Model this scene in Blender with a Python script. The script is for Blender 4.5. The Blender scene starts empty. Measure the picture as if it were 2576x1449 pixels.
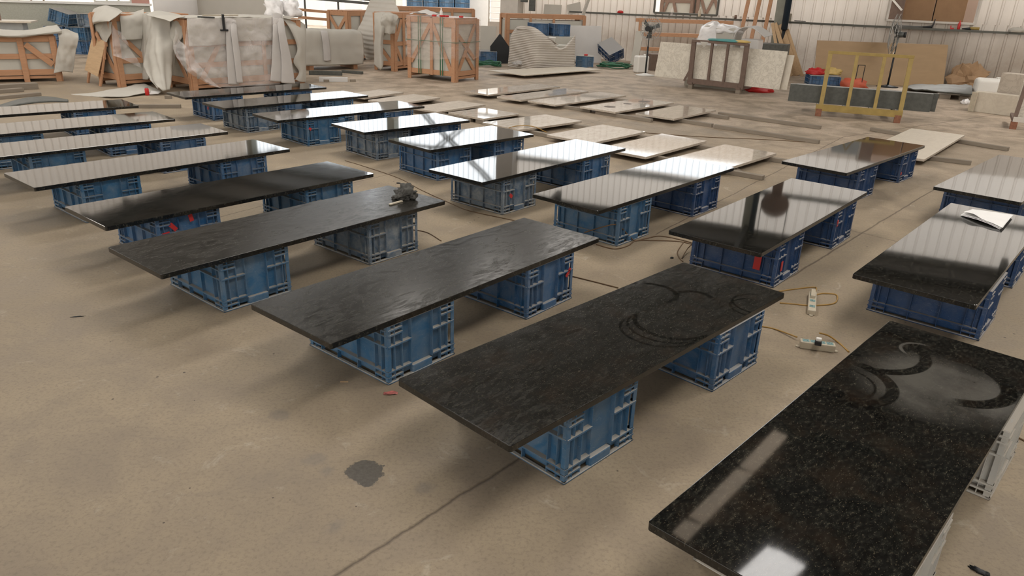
import bpy, bmesh, math, random
from mathutils import Vector, Matrix, noise
random.seed(7)
PI = math.pi
C = bpy.context.scene.collection
sc = bpy.context.scene
def R(d): return math.radians(d)

# ------------------------------------------------------------------ camera
FPX, PITCH, ROLL, CAMZ = 1842.023, 0.3846007, 0.0379649, 1.85
IW, IH = 2576, 1449
_f = Vector((0, math.cos(PITCH), -math.sin(PITCH)))
_u0 = Vector((0, math.sin(PITCH), math.cos(PITCH)))
_r0 = Vector((1, 0, 0))
_rt = _r0 * math.cos(ROLL) + _u0 * math.sin(ROLL)
_up = -_r0 * math.sin(ROLL) + _u0 * math.cos(ROLL)
cam = bpy.data.cameras.new('camera')
camo = bpy.data.objects.new('camera', cam); C.objects.link(camo)
cam.sensor_width = 36.0; cam.sensor_fit = 'HORIZONTAL'
cam.lens = FPX / IW * 36.0
cam.clip_start = 0.02; cam.clip_end = 400
mw = Matrix.Identity(4)
for i in range(3):
    mw[i][0] = _rt[i]; mw[i][1] = _up[i]; mw[i][2] = -_f[i]
mw[0][3], mw[1][3], mw[2][3] = 0, 0, CAMZ
camo.matrix_world = mw
sc.camera = camo

# ------------------------------------------------------------------ colour management, world, sun
sc.view_settings.view_transform = 'Standard'
sc.view_settings.look = 'None'
sc.view_settings.gamma = 1.0
sc.view_settings.use_curve_mapping = False
sc.view_settings.exposure = 0.0
wd = bpy.data.worlds.new('world'); sc.world = wd; wd.use_nodes = True
bg = wd.node_tree.nodes['Background']
bg.inputs[0].default_value = (1.0, 0.97, 0.93, 1); bg.inputs[1].default_value = 2.6
sl = bpy.data.lights.new('sun', 'SUN'); sl.energy = 8; sl.angle = R(25); sl.color = (1, .97, .93)
so = bpy.data.objects.new('sun', sl); C.objects.link(so)
# sun stands behind the sheeted wall, high
so.rotation_euler = Vector((-0.30, -0.62, -0.75)).to_track_quat('-Z', 'Y').to_euler()

# hall axes: the sheeted wall runs along WT, its inside normal is -WN
WN = Vector((0.4255, 0.9050, 0)); WT = Vector((0.9050, -0.4255, 0)); WD = 22.694
def wallp(s, z=0, off=0): return WN * (WD - off) + WT * s + Vector((0, 0, z))
def roofz(d): return 5.5 + 0.12 * (WD - d)          # d = distance along WN
# skylights above the slabs plus strips added as fill; area lights under each
SKY = [(2.0, -1.5, 4.8, 225), (-6.0, -5.5, 4.8, 34), (-11.5, -5.5, 4.8, 26), (-17, -5.5, 4.8, 30),
       (2.0, 5.2, 8.1, 150), (-4.5, 5.6, 9.4, 165), (-10.0, 6.2, 10.4, 175), (-17, 6.2, 10.4, 150),
       (-8.8, 12.4, 14.2, 30), (-7.8, 14.8, 16.6, 30), (-6.8, 17.2, 19.0, 32), (-5.8, 19.5, 21.3, 38),  # staggered panels added to brighten the far floor, clear of slab reflections
       (-13.4, 13.0, 21.5, 40), (-20.5, 2.0, 12.0, 220), (5.6, 12.0, 21.8, 560), (12.5, 6.0, 21.5, 200)]  # strips added to fill the far hall with light
for s_, d0_, d1_, en_ in SKY:
    L = bpy.data.lights.new('skylight_fill_glow', 'AREA'); L.shape = 'RECTANGLE'
    L.size = 1.5; L.size_y = d1_ - d0_; L.energy = en_; L.color = (1.0, 0.93, 0.84)
    o = bpy.data.objects.new('skylight_fill_glow', L); C.objects.link(o)
    dm = (d0_ + d1_) / 2
    o.location = WN * dm + WT * s_ + Vector((0, 0, roofz(dm) - 0.55))
    o.rotation_euler = (0, 0, math.atan2(-WT.x, WT.y) + PI / 2)
    o.rotation_euler = (0, 0, math.atan2(WT.y, WT.x))

# ------------------------------------------------------------------ pixel -> real point helpers
def ray(x, y):
    return ((x - IW / 2) * _rt - (y - IH / 2) * _up) / FPX + _f
def G(x, y, z=0.0):
    d = ray(x, y); t = (z - CAMZ) / d.z
    return Vector((d.x * t, d.y * t, z))
def W(x, y, off=0.0):
    """point on the sheeted wall plane (off = metres inside the hall)"""
    d = ray(x, y); t = (WD - off) / (d.x * WN.x + d.y * WN.y)
    return Vector((d.x * t, d.y * t, CAMZ + d.z * t))
def dirv(a): return Vector((math.cos(R(a)), math.sin(R(a)), 0))
def FP(loc, yaw, x, y, off=0.0):
    """local (u, off, z) of the point seen at x,y on the vertical face of a thing standing at loc, turned yaw"""
    e = dirv(yaw); n = Vector((-e.y, e.x, 0)); l = Vector((loc[0], loc[1], 0))
    d = ray(x, y); t = ((l + n * off).dot(n)) / (d.dot(n))
    p = d * t + Vector((0, 0, CAMZ))
    return Vector(((p - l).dot(e), off, p.z))
def FS(loc, yaw, x, y, off=0.0):
    """the same for the side face (local x = off): returns (off, v, z)"""
    e = dirv(yaw); n = Vector((-e.y, e.x, 0)); l = Vector((loc[0], loc[1], 0))
    d = ray(x, y); t = ((l + e * off).dot(e)) / (d.dot(e))
    p = d * t + Vector((0, 0, CAMZ))
    return Vector((off, (p - l).dot(n), p.z))

# ------------------------------------------------------------------ mesh helpers
class MB:
    def __init__(s): s.bm = bmesh.new()
    def box(s, c, sz, rz=0, M=None, mi=0):
        m = Matrix.Translation(Vector(c)) @ (M.to_4x4() if M is not None else Matrix.Rotation(rz, 4, 'Z')) @ Matrix.Diagonal((sz[0], sz[1], sz[2], 1))
        g = bmesh.ops.create_cube(s.bm, size=1, matrix=m)
        if mi:
            for v in g['verts']:
                for f in v.link_faces: f.material_index = mi
        return s
    def b2(s, lo, hi): return s.box([(a + b) / 2 for a, b in zip(lo, hi)], [abs(b - a) for a, b in zip(lo, hi)])
    def bar(s, p, q, w, h, up=(0, 0, 1)):
        p, q = Vector(p), Vector(q); d = q - p
        if d.length < 1e-6: return s
        x = d.normalized(); u = Vector(up)
        if abs(x.dot(u)) > .98: u = Vector((0, 1, 0))
        y = u.cross(x).normalized(); z = x.cross(y)
        M = Matrix((x, y, z)).transposed()
        return s.box((p + q) / 2, (d.length, w, h), M=M)
    def tube(s, pts, r, seg=8, cap=True):
        pts = [Vector(p) for p in pts]; rings = []; n = len(pts)
        rr = r if isinstance(r, (list, tuple)) else [r] * n
        prev = None
        for i, p in enumerate(pts):
            t = (pts[min(i + 1, n - 1)] - pts[max(i - 1, 0)]).normalized()
            u = prev if prev is not None else (Vector((0, 0, 1)) if abs(t.z) < .9 else Vector((1, 0, 0)))
            a = (u - t * u.dot(t))
            if a.length < 1e-5: a = Vector((1, 0, 0)) - t * t.x
            a.normalize(); b = t.cross(a); prev = a
            rings.append([s.bm.verts.new(p + (a * math.cos(2 * PI * k / seg) + b * math.sin(2 * PI * k / seg)) * rr[i]) for k in range(seg)])
        for i in range(n - 1):
            for k in range(seg):
                s.bm.faces.new((rings[i][k], rings[i][(k + 1) % seg], rings[i + 1][(k + 1) % seg], rings[i + 1][k])).smooth = True
        if cap:
            s.bm.faces.new(rings[0][::-1]); s.bm.faces.new(rings[-1])
        return s
    def lathe(s, prof, c=(0, 0, 0), seg=20, M=None):
        c = Vector(c); rings = []
        M = M or Matrix.Identity(3)
        for r, z in prof:
            rings.append([s.bm.verts.new(c + M @ Vector((max(r, 1e-4) * math.cos(2 * PI * k / seg), max(r, 1e-4) * math.sin(2 * PI * k / seg), z))) for k in range(seg)])
        for i in range(len(rings) - 1):
            for k in range(seg):
                s.bm.faces.new((rings[i][k], rings[i][(k + 1) % seg], rings[i + 1][(k + 1) % seg], rings[i + 1][k])).smooth = True
        s.bm.faces.new(rings[0][::-1]); s.bm.faces.new(rings[-1])
        return s
    def torus(s, c, r, t, seg=28, M=None, ts=6):
        c = Vector(c); M = M or Matrix.Identity(3)
        pts = [c + M @ Vector((r * math.cos(2 * PI * k / seg), r * math.sin(2 * PI * k / seg), 0)) for k in range(seg + 1)]
        return s.tube(pts, t, ts, cap=False)
    def prism(s, poly, z0, z1, mi_top=None):
        """poly: xy points counter-clockwise"""
        a = [s.bm.verts.new((p[0], p[1], z0)) for p in poly]; b = [s.bm.verts.new((p[0], p[1], z1)) for p in poly]
        n = len(poly)
        s.bm.faces.new(a[::-1]); f = s.bm.faces.new(b)
        if mi_top is not None: f.material_index = mi_top
        for i in range(n): s.bm.faces.new((a[i], a[(i + 1) % n], b[(i + 1) % n], b[i]))
        return s
    def blob(s, c, sz, sub=3, amp=.15, sc_=3, seed=0, flat=True, smooth=True):
        g = bmesh.ops.create_icosphere(s.bm, subdivisions=sub, radius=1)
        c = Vector(c)
        for v in g['verts']:
            p = v.co.copy(); k = 1 + amp * (noise.noise(p * sc_ + Vector((seed, 0, 0))) + .5 * noise.noise(p * sc_ * 2.3 + Vector((0, seed, 0))))
            p *= k
            if flat and p.z < -.55: p.z = -.55
            v.co = c + Vector((p.x * sz[0], p.y * sz[1], (p.z + (.55 if flat else 0)) * sz[2]))
        if smooth:
            for v in g['verts']:
                for f in v.link_faces: f.smooth = True
        return s
    def build(s, name, mats, parent=None, bevel=0, seg=2, smooth=False):
        me = bpy.data.meshes.new(name)
        bmesh.ops.recalc_face_normals(s.bm, faces=s.bm.faces)
        s.bm.to_mesh(me); s.bm.free()
        o = bpy.data.objects.new(name, me); C.objects.link(o)
        for m in (mats if isinstance(mats, (list, tuple)) else [mats]): me.materials.append(m)
        if smooth:
            for p in me.polygons: p.use_smooth = True
        if bevel:
            b = o.modifiers.new('bevel', 'BEVEL'); b.width = bevel; b.segments = seg; b.limit_method = 'ANGLE'; b.angle_limit = R(40)
        if parent: o.parent = parent
        return o

def tag(o, label=None, cat=None, group=None, kind=None):
    if label: o['label'] = label
    if cat: o['category'] = cat
    if group: o['group'] = group
    if kind: o['kind'] = kind
    return o
def thing(name, label, cat, loc=(0, 0, 0), yaw=0, group=None):
    o = bpy.data.objects.new(name, None); C.objects.link(o)
    o.empty_display_size = .1
    o.location = (loc[0], loc[1], loc[2] if len(loc) > 2 else 0); o.rotation_euler = (0, 0, R(yaw))
    return tag(o, label, cat, group)
def struct(o): return tag(o, kind='structure')
def dup(root, loc, yaw, label, group=None):
    r = root.copy(); C.objects.link(r); r.location = loc; r.rotation_euler = (0, 0, R(yaw)); r['label'] = label
    if group: r['group'] = group
    for ch in list(root.children):
        c = ch.copy(); C.objects.link(c); c.parent = r
        for g in list(ch.children):
            d = g.copy(); C.objects.link(d); d.parent = c
    return r
def cat_(P, t):
    n = len(P); t = max(0, min(n - 1.000001, t * (n - 1))); i = int(t); f = t - i
    p0, p1, p2, p3 = P[max(i - 1, 0)], P[i], P[min(i + 1, n - 1)], P[min(i + 2, n - 1)]
    return 0.5 * ((2 * p1) + (p2 - p0) * f + (2 * p0 - 5 * p1 + 4 * p2 - p3) * f * f + (3 * p1 - p0 - 3 * p2 + p3) * f ** 3)
def smooth_line(P, n=24):
    P = [Vector(p) for p in P]; return [cat_(P, i / n) for i in range(n + 1)]
def sheet(name, rows, mat, parent=None, thick=.006, nu=28, nv=28, wr=.01, wsc=3.0, seed=0, fold=0, foldn=6):
    """a bent sheet through a grid of control points (rows of points)"""
    rows = [[Vector(p) for p in r] for r in rows]
    bm = bmesh.new(); V = []
    for j in range(nv + 1):
        tv = j / nv
        P = [cat_([r[k] for r in rows], tv) for k in range(len(rows[0]))]
        V.append([cat_(P, i / nu) for i in range(nu + 1)])
    Q = [[None] * (nu + 1) for _ in range(nv + 1)]
    for j in range(nv + 1):
        for i in range(nu + 1):
            a = V[j][min(i + 1, nu)] - V[j][max(i - 1, 0)]; b = V[min(j + 1, nv)][i] - V[max(j - 1, 0)][i]
            n = a.cross(b)
            n = n.normalized() if n.length > 1e-9 else Vector((0, 0, 1))
            p = V[j][i]
            d = wr * (noise.noise(p * wsc + Vector((seed, seed, 0))) + .5 * noise.noise(p * wsc * 3 + Vector((0, seed, 3))))
            d += fold * math.sin(2 * PI * foldn * i / nu + 2 * noise.noise(Vector((j / nv * 2, seed, i / nu * 3)))) * (j / nv)
            Q[j][i] = p + n * d
    vs = [[bm.verts.new(q) for q in r] for r in Q]
    for j in range(nv):
        for i in range(nu):
            bm.faces.new((vs[j][i], vs[j][i + 1], vs[j + 1][i + 1], vs[j + 1][i])).smooth = True
    me = bpy.data.meshes.new(name); bm.to_mesh(me); bm.free()
    o = bpy.data.objects.new(name, me); C.objects.link(o); me.materials.append(mat)
    m = o.modifiers.new('thickness', 'SOLIDIFY'); m.thickness = thick; m.offset = 0
    if parent: o.parent = parent
    return o

# ------------------------------------------------------------------ materials
class NT:
    def __init__(s, name):
        s.m = bpy.data.materials.new(name); s.m.use_nodes = True
        s.t = s.m.node_tree; s.n = s.t.nodes; s.l = s.t.links; s.n.clear()
        s.out = s.n.new('ShaderNodeOutputMaterial')
    def node(s, ty, **kw):
        n = s.n.new(ty)
        for k, v in kw.items(): setattr(n, k, v)
        return n
    def set(s, n, i, v):
        if hasattr(v, 'is_linked') or isinstance(v, bpy.types.NodeSocket): s.l.new(v, n.inputs[i])
        elif v is not None:
            if isinstance(v, (tuple, list)) and len(v) == 3 and n.inputs[i].type == 'RGBA': v = (*v, 1)
            n.inputs[i].default_value = v
    def coord(s, kind='Object', rnd=True, sc_=(1, 1, 1)):
        tc = s.node('ShaderNodeTexCoord'); v = tc.outputs[kind]
        if rnd:
            oi = s.node('ShaderNodeObjectInfo')
            m = s.node('ShaderNodeMath', operation='MULTIPLY'); s.set(m, 0, oi.outputs['Random']); m.inputs[1].default_value = 37.0
            a = s.node('ShaderNodeVectorMath', operation='ADD'); s.set(a, 0, v); s.set(a, 1, m.outputs[0]); v = a.outputs[0]
        if sc_ != (1, 1, 1):
            a = s.node('ShaderNodeVectorMath', operation='MULTIPLY'); s.set(a, 0, v); a.inputs[1].default_value = sc_; v = a.outputs[0]
        return v
    def noise(s, v, scale, detail=4, rough=.6, dist=0, col=False):
        n = s.node('ShaderNodeTexNoise'); s.set(n, 'Vector', v); n.inputs['Scale'].default_value = scale
        n.inputs['Detail'].default_value = detail; n.inputs['Roughness'].default_value = rough; n.inputs['Distortion'].default_value = dist
        return n.outputs['Color' if col else 'Fac']
    def ramp(s, f, stops, interp='LINEAR'):
        r = s.node('ShaderNodeValToRGB'); s.set(r, 0, f); e = r.color_ramp.elements; r.color_ramp.interpolation = interp
        while len(e) < len(stops): e.new(.5)
        for i, (p, c) in enumerate(stops):
            e[i].position = p; e[i].color = (c, c, c, 1) if not isinstance(c, (tuple, list)) else (*c, 1)
        return r.outputs[0]
    def mix(s, f, a, b, blend='MIX'):
        m = s.node('ShaderNodeMix', data_type='RGBA', blend_type=blend)
        s.set(m, 0, f); s.set(m, 6, a); s.set(m, 7, b); return m.outputs[2]
    def math(s, op, a, b=0, c=None, clamp=False):
        m = s.node('ShaderNodeMath', operation=op); m.use_clamp = clamp; s.set(m, 0, a); s.set(m, 1, b)
        if c is not None: s.set(m, 2, c)
        return m.outputs[0]
    def bsdf(s, col, rough=.5, **kw):
        p = s.node('ShaderNodeBsdfPrincipled'); s.set(p, 'Base Color', col); s.set(p, 'Roughness', rough)
        for k, v in kw.items(): s.set(p, k.replace('_', ' '), v)
        return p
    def bump(s, p, h, strength=.3, dist=.01):
        b = s.node('ShaderNodeBump'); s.set(b, 'Height', h); b.inputs['Strength'].default_value = strength; b.inputs['Distance'].default_value = dist
        s.l.new(b.outputs[0], p.inputs['Normal'])
    def done(s, p): s.l.new(p if isinstance(p, bpy.types.NodeSocket) else p.outputs[0], s.out.inputs[0]); return s.m

def simple(name, col, rough=.6, var=.15, scale=6, bump=0, metal=0, **kw):
    t = NT(name); v = t.coord()
    n = t.noise(v, scale, 5)
    c2 = tuple(max(0, c * (1 - var * 2)) for c in col)
    p = t.bsdf(t.mix(n, tuple(min(1, c * (1 + var)) for c in col), c2), rough, Metallic=metal, **kw)
    if bump: t.bump(p, t.noise(v, scale * 6, 4), bump)
    return t.done(p)

def seg_mask(t, v, a, b, w, jit=.05, nscale=2.5):
    """0..1 mask along the floor segment a-b"""
    dx, dy = b[0] - a[0], b[1] - a[1]; L = math.hypot(dx, dy); ex, ey = dx / L, dy / L
    sx = t.node('ShaderNodeSeparateXYZ'); t.set(sx, 0, v)
    X = t.math('SUBTRACT', sx.outputs[0], a[0]); Y = t.math('SUBTRACT', sx.outputs[1], a[1])
    u = t.math('ADD', t.math('MULTIPLY', X, ex), t.math('MULTIPLY', Y, ey))
    q = t.math('ADD', t.math('MULTIPLY', X, -ey), t.math('MULTIPLY', Y, ex))
    n = t.math('MULTIPLY', t.math('SUBTRACT', t.noise(v, nscale, 6, .7), .5), jit)
    q = t.math('ABSOLUTE', t.math('ADD', q, n))
    m = t.math('SUBTRACT', 1.0, t.math('DIVIDE', q, w), clamp=True)
    inside = t.math('MULTIPLY', t.math('GREATER_THAN', u, 0), t.math('LESS_THAN', u, L))
    return t.math('MULTIPLY', m, inside)

def disc_mask(t, v, c, r, jit=.08, soft=.01, nscale=14):
    s1 = t.node('ShaderNodeVectorMath', operation='DISTANCE'); t.set(s1, 0, v); s1.inputs[1].default_value = (c[0], c[1], 0)
    d = t.math('ADD', s1.outputs['Value'], t.math('MULTIPLY', t.math('SUBTRACT', t.noise(v, nscale, 4, .7), .5), jit))
    return t.math('DIVIDE', t.math('SUBTRACT', r, d), soft, clamp=True)

def mat_floor():
    t = NT('concrete_floor'); v = t.coord('Object', rnd=False)
    big = t.noise(v, .35, 4, .6); med = t.noise(v, 2.2, 6, .65, .4); fine = t.noise(v, 60, 5, .7)
    col = t.ramp(big, [(.3, (.27, .215, .150)), (.55, (.33, .265, .185)), (.75, (.39, .315, .225))])
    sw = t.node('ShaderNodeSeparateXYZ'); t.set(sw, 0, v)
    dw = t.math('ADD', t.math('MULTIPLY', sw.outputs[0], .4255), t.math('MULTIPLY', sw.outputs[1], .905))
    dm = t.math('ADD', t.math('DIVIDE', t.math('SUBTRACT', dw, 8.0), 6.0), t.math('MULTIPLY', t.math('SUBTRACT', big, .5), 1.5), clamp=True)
    col = t.mix(t.math('MULTIPLY', dm, .8), col, (.54, .435, .345))     # paler towards the wall: missing light put into the floor colour
    col = t.mix(t.ramp(med, [(.35, 1.0), (.6, 0.0)]), col, (.245, .195, .14))
    col = t.mix(t.math('MULTIPLY', t.ramp(t.noise(v, 5, 6, .7, 1.0), [(.60, 0.0), (.72, 1.0)]), .45), col, (.47, .42, .34))
    col = t.mix(t.math('MULTIPLY', t.ramp(fine, [(.32, 1.0), (.52, 0.0)]), .5), col, (.15, .12, .09))
    # black pits and pale drips
    vo = t.node('ShaderNodeTexVoronoi'); t.set(vo, 'Vector', v); vo.inputs['Scale'].default_value = 9
    pit = t.math('LESS_THAN', vo.outputs['Distance'], t.math('MULTIPLY', t.ramp(t.noise(v, 1.1, 3), [(.45, 0.0), (.65, 1.0)]), .08))
    col = t.mix(t.math('MULTIPLY', pit, .75), col, (.04, .03, .025))
    vo2 = t.node('ShaderNodeTexVoronoi'); t.set(vo2, 'Vector', v); vo2.inputs['Scale'].default_value = 2.6
    d = vo2.outputs['Distance']
    ringm = t.math('MULTIPLY', t.math('GREATER_THAN', d, .045), t.math('LESS_THAN', d, .06))
    sel = t.math('GREATER_THAN', t.noise(v, 1.7, 2), .55)
    col = t.mix(t.math('MULTIPLY', t.math('MULTIPLY', ringm, sel), .5), col, (.55, .50, .42))
    # dark smears
    sm = t.math('MULTIPLY', t.ramp(t.noise(t.coord('Object', False, (1, 3, 1)), 1.3, 5, .65, 1.5), [(.58, 0.0), (.72, 1.0)]), .4)
    col = t.mix(sm, col, (.20, .165, .13))
    # cracks / joints
    segs = [((-0.75, 1.70), (0.05, 2.62), .012), ((0.05, 2.62), (.9, 3.75), .008), ((0.55, 3.4), (1.84, 4.79), .007), ((1.84, 4.79), (4.7, 8.05), .012), ((1.19, 5.89), (4.87, 11.10), .010),
            ((4.87, 11.1), (9.9, 14.9), .016), ((2.9, 6.3), (3.6, 5.6), .007), ((-2.5, 5.9), (1.3, 11.8), .008), ((1.4, 11.9), (4.9, 9.2), .007)]
    cm = None
    for a, b, w in segs:
        m = seg_mask(t, v, a, b, w)
        cm = m if cm is None else t.math('MAXIMUM', cm, m)
    col = t.mix(t.math('MULTIPLY', cm, .8), col, (.07, .05, .035))
    # the chipped black patch and pale grey patches on the near floor
    p = disc_mask(t, v, (-.575, 2.505), .075, .10, .006, 16)
    p2 = disc_mask(t, v, (-.555, 2.44), .045, .06, .005, 22)
    pm = t.math('MAXIMUM', p, p2)
    col = t.mix(t.math('MULTIPLY', pm, .9), col, t.mix(fine, (.03, .028, .025), (.13, .12, .105)))
    for c, r in (((-.80, 2.57), .06), ((-.73, 2.50), .04), ((-.32, 2.40), .05), ((-.62, 2.16), .05), ((-1.05, 2.9), .06)):
        col = t.mix(t.math('MULTIPLY', disc_mask(t, v, c, r, .10, .03, 9), .45), col, (.17, .15, .13))
    bs = t.bsdf(col, t.ramp(med, [(.3, .55), (.7, .75)]), Specular_IOR_Level=.35)
    h = t.math('SUBTRACT', t.math('ADD', t.math('MULTIPLY', fine, .3), med), t.math('ADD', t.math('MULTIPLY', cm, 2), t.math('MULTIPLY', pm, .6)))
    t.bump(bs, h, .25, .006)
    return t.done(bs)

def mat_granite(name, film=.0, arcs=(), rough=.03, brown=0, filmscale=1.0, ior=2.1, dustcol=(.046, .043, .037)):
    t = NT(name); v0 = t.coord(rnd=False); v = t.coord()
    vs = t.coord(sc_=(1, 1.8, 1))
    n1 = t.noise(vs, 38, 7, .75); n2 = t.noise(vs, 110, 4, .6)
    col = t.ramp(n1, [(.42, (.0022, .0024, .0025)), (.52, (.006, .0065, .006)), (.60, (.020, .020, .016)), (.70, (.075, .066, .048))])
    col = t.mix(t.math('MULTIPLY', t.ramp(n2, [(.60, 0.0), (.69, 1.0)]), .40), col, (.15, .125, .085))
    if brown:
        col = t.mix(t.math('MULTIPLY', t.ramp(t.noise(v, 6, 4, .6), [(.5, 0.0), (.7, 1.0)]), brown), col, (.032, .019, .011))
    # dust / polishing film in swirls
    fv = t.coord(sc_=(1.0 * filmscale, 1.9 * filmscale, 1))
    st = t.noise(fv, 2.4, 7, .62, 1.8)
    fm = t.ramp(st, [(.30, .45), (.42, .85), (.50, .55), (.57, .95), (.68, .40)])
    streak = t.ramp(t.noise(t.coord(sc_=(3, 14, 1)), 3.0, 5, .7, .8), [(.35, .6), (.6, 1.0)])
    fm = t.math('MULTIPLY', fm, streak)
    fm = t.math('MULTIPLY', fm, film)
    for a in arcs:
        (cx, cy, r, w, ax, ay, k, mode) = a
        s1 = t.node('ShaderNodeVectorMath', operation='DISTANCE'); 
        sv = t.node('ShaderNodeVectorMath', operation='MULTIPLY'); t.set(sv, 0, v0); sv.inputs[1].default_value = (1, 1, 0)
        t.set(s1, 0, sv.outputs[0]); s1.inputs[1].default_value = (cx, cy, 0)
        q = t.math('ABSOLUTE', t.math('SUBTRACT', s1.outputs['Value'], r))
        m = t.math('DIVIDE', t.math('SUBTRACT', w, q), .008 if mode == 'clean' or w < .1 else .16, clamp=True)
        sx = t.node('ShaderNodeSeparateXYZ'); t.set(sx, 0, v0)
        side = t.math('ADD', t.math('MULTIPLY', t.math('SUBTRACT', sx.outputs[0], cx), ax), t.math('MULTIPLY', t.math('SUBTRACT', sx.outputs[1], cy), ay))
        if ax or ay: m = t.math('MULTIPLY', m, t.math('DIVIDE', side, .05, clamp=True))
        if mode == 'clean': fm = t.math('MULTIPLY', fm, t.math('SUBTRACT', 1, t.math('MULTIPLY', m, k)))
        else: fm = t.math('MAXIMUM', fm, t.math('MULTIPLY', t.math('MULTIPLY', m, k), t.ramp(t.noise(v, 3.2, 5, .6), [(.35, .35), (.62, 1.0)])))
    col = t.mix(fm, col, dustcol)
    rg = t.math('ADD', rough, t.math('MULTIPLY', fm, .30))
    p = t.bsdf(col, rg, IOR=ior, Specular_IOR_Level=t.math('SUBTRACT', .5, t.math('MULTIPLY', fm, .60), clamp=True))
    b = t.node('ShaderNodeBump'); t.set(b, 'Height', t.noise(v, 1.1, 1, .4)); b.inputs['Strength'].default_value = .10; b.inputs['Distance'].default_value = .012
    t.l.new(b.outputs[0], p.inputs['Normal'])
    return t.done(p)

def mat_marble(name, base=(.60, .555, .50), vein=(.33, .29, .25), rough=.04, sc_=2.2, ior=2.0, amt=.6):
    t = NT(name); v = t.coord()
    w = t.noise(t.coord(sc_=(1, 2.2, 1)), sc_, 8, .68, 1.6)
    vn = t.ramp(w, [(.42, 0.0), (.49, 1.0), (.52, .25), (.60, .0)])
    col = t.mix(t.math('MULTIPLY', vn, amt), base, vein)
    col = t.mix(t.math('MULTIPLY', t.ramp(t.noise(v, 5, 6, .7), [(.45, 0.0), (.7, 1.0)]), .35), col, tuple(c * .72 for c in base))
    return t.done(t.bsdf(col, rough, IOR=ior))

def mat_crate(name, col, dust, dustcol=(.36, .36, .35), amt=.5, ledge=(.36, .33, .285)):
    t = NT(name); v = t.coord()
    n = t.noise(v, 9, 7, .7, .6); n2 = t.noise(v, 3, 4, .6)
    ge = t.node('ShaderNodeNewGeometry'); sx = t.node('ShaderNodeSeparateXYZ'); t.set(sx, 0, ge.outputs['Normal'])
    upm = t.math('GREATER_THAN', sx.outputs[2], .5)
    c = t.mix(n2, tuple(x * 1.25 for x in col), tuple(x * .7 for x in col))
    dm = t.math('MULTIPLY', t.ramp(t.math('ADD', t.math('MULTIPLY', n, .7), t.math('MULTIPLY', n2, .3)), [(.40, 0.0), (.62, 1.0)]), dust)
    c = t.mix(dm, c, dustcol)
    lm = t.math('MULTIPLY', upm, min(1, amt + .25))
    c = t.mix(lm, c, ledge); dm = t.math('MAXIMUM', dm, lm)
    # scratches
    s = t.math('MULTIPLY', t.ramp(t.noise(t.coord(sc_=(1, 1, 4)), 26, 3, .5, 2.5), [(.64, 0.0), (.68, 1.0)]), .25)
    c = t.mix(s, c, (.35, .40, .45))
    p = t.bsdf(c, t.math('ADD', .42, t.math('MULTIPLY', dm, .4)))
    return t.done(p)

def mat_wood(name, col, sc_=3, rough=.7, axis=(1, 12, 12), dark=.55):
    t = NT(name); v = t.coord(sc_=axis)
    n = t.noise(v, sc_, 6, .65, .8); n2 = t.noise(t.coord(), 2, 3)
    c = t.mix(n, tuple(min(1, x * 1.15) for x in col), tuple(x * dark for x in col))
    c = t.mix(t.math('MULTIPLY', n2, .4), c, tuple(x * .7 for x in col))
    p = t.bsdf(c, rough); t.bump(p, n, .2, .004)
    return t.done(p)

def mat_sheetwall(name, col, trans, tcol, dirt=.0, brown=False):
    """thin painted / fibreglass sheet: daylight from outside shines through it"""
    t = NT(name); v = t.coord('Object', False)
    n = t.noise(v, 1.6, 6, .7); n2 = t.noise(t.coord('Object', False, (3, 3, .4)), 2.5, 5, .65)
    c = t.mix(t.ramp(n2, [(.35, 0.0), (.75, .5)]), col, tuple(x * .68 for x in col))
    if dirt:
        sx = t.node('ShaderNodeSeparateXYZ'); t.set(sx, 0, v)
        h = t.math('DIVIDE', t.math('SUBTRACT', 1.75, sx.outputs[2]), 1.1, clamp=True)
        dm = t.math('MULTIPLY', t.math('MULTIPLY', h, t.ramp(n, [(.3, .35), (.6, 1.0)])), dirt)
        c = t.mix(dm, c, (.30, .25, .20))
        trf = t.math('MULTIPLY', trans, t.math('SUBTRACT', 1, t.math('MULTIPLY', h, .55)))
    else: trf = trans
    d = t.bsdf(c, .6)
    tr = t.node('ShaderNodeBsdfTranslucent'); t.set(tr, 0, tcol)
    m = t.node('ShaderNodeMixShader'); t.set(m, 0, trf); t.l.new(d.outputs[0], m.inputs[1]); t.l.new(tr.outputs[0], m.inputs[2])
    return t.done(m)

def mat_film(name, lo=.15, hi=.6, col=(.85, .8, .78), scale=5, streak=(1, 1, 1)):
    t = NT(name); v = t.coord(sc_=streak)
    n = t.ramp(t.noise(v, scale, 6, .65, 1.2), [(.35, lo), (.7, hi)])
    p = t.bsdf(col, .22); t.bump(p, t.noise(v, scale * 2, 5, .6, 1.0), .3, .008)
    tr = t.node('ShaderNodeBsdfTransparent')
    m = t.node('ShaderNodeMixShader'); t.set(m, 0, n); t.l.new(tr.outputs[0], m.inputs[1]); t.l.new(p.outputs[0], m.inputs[2])
    return t.done(m)

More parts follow.
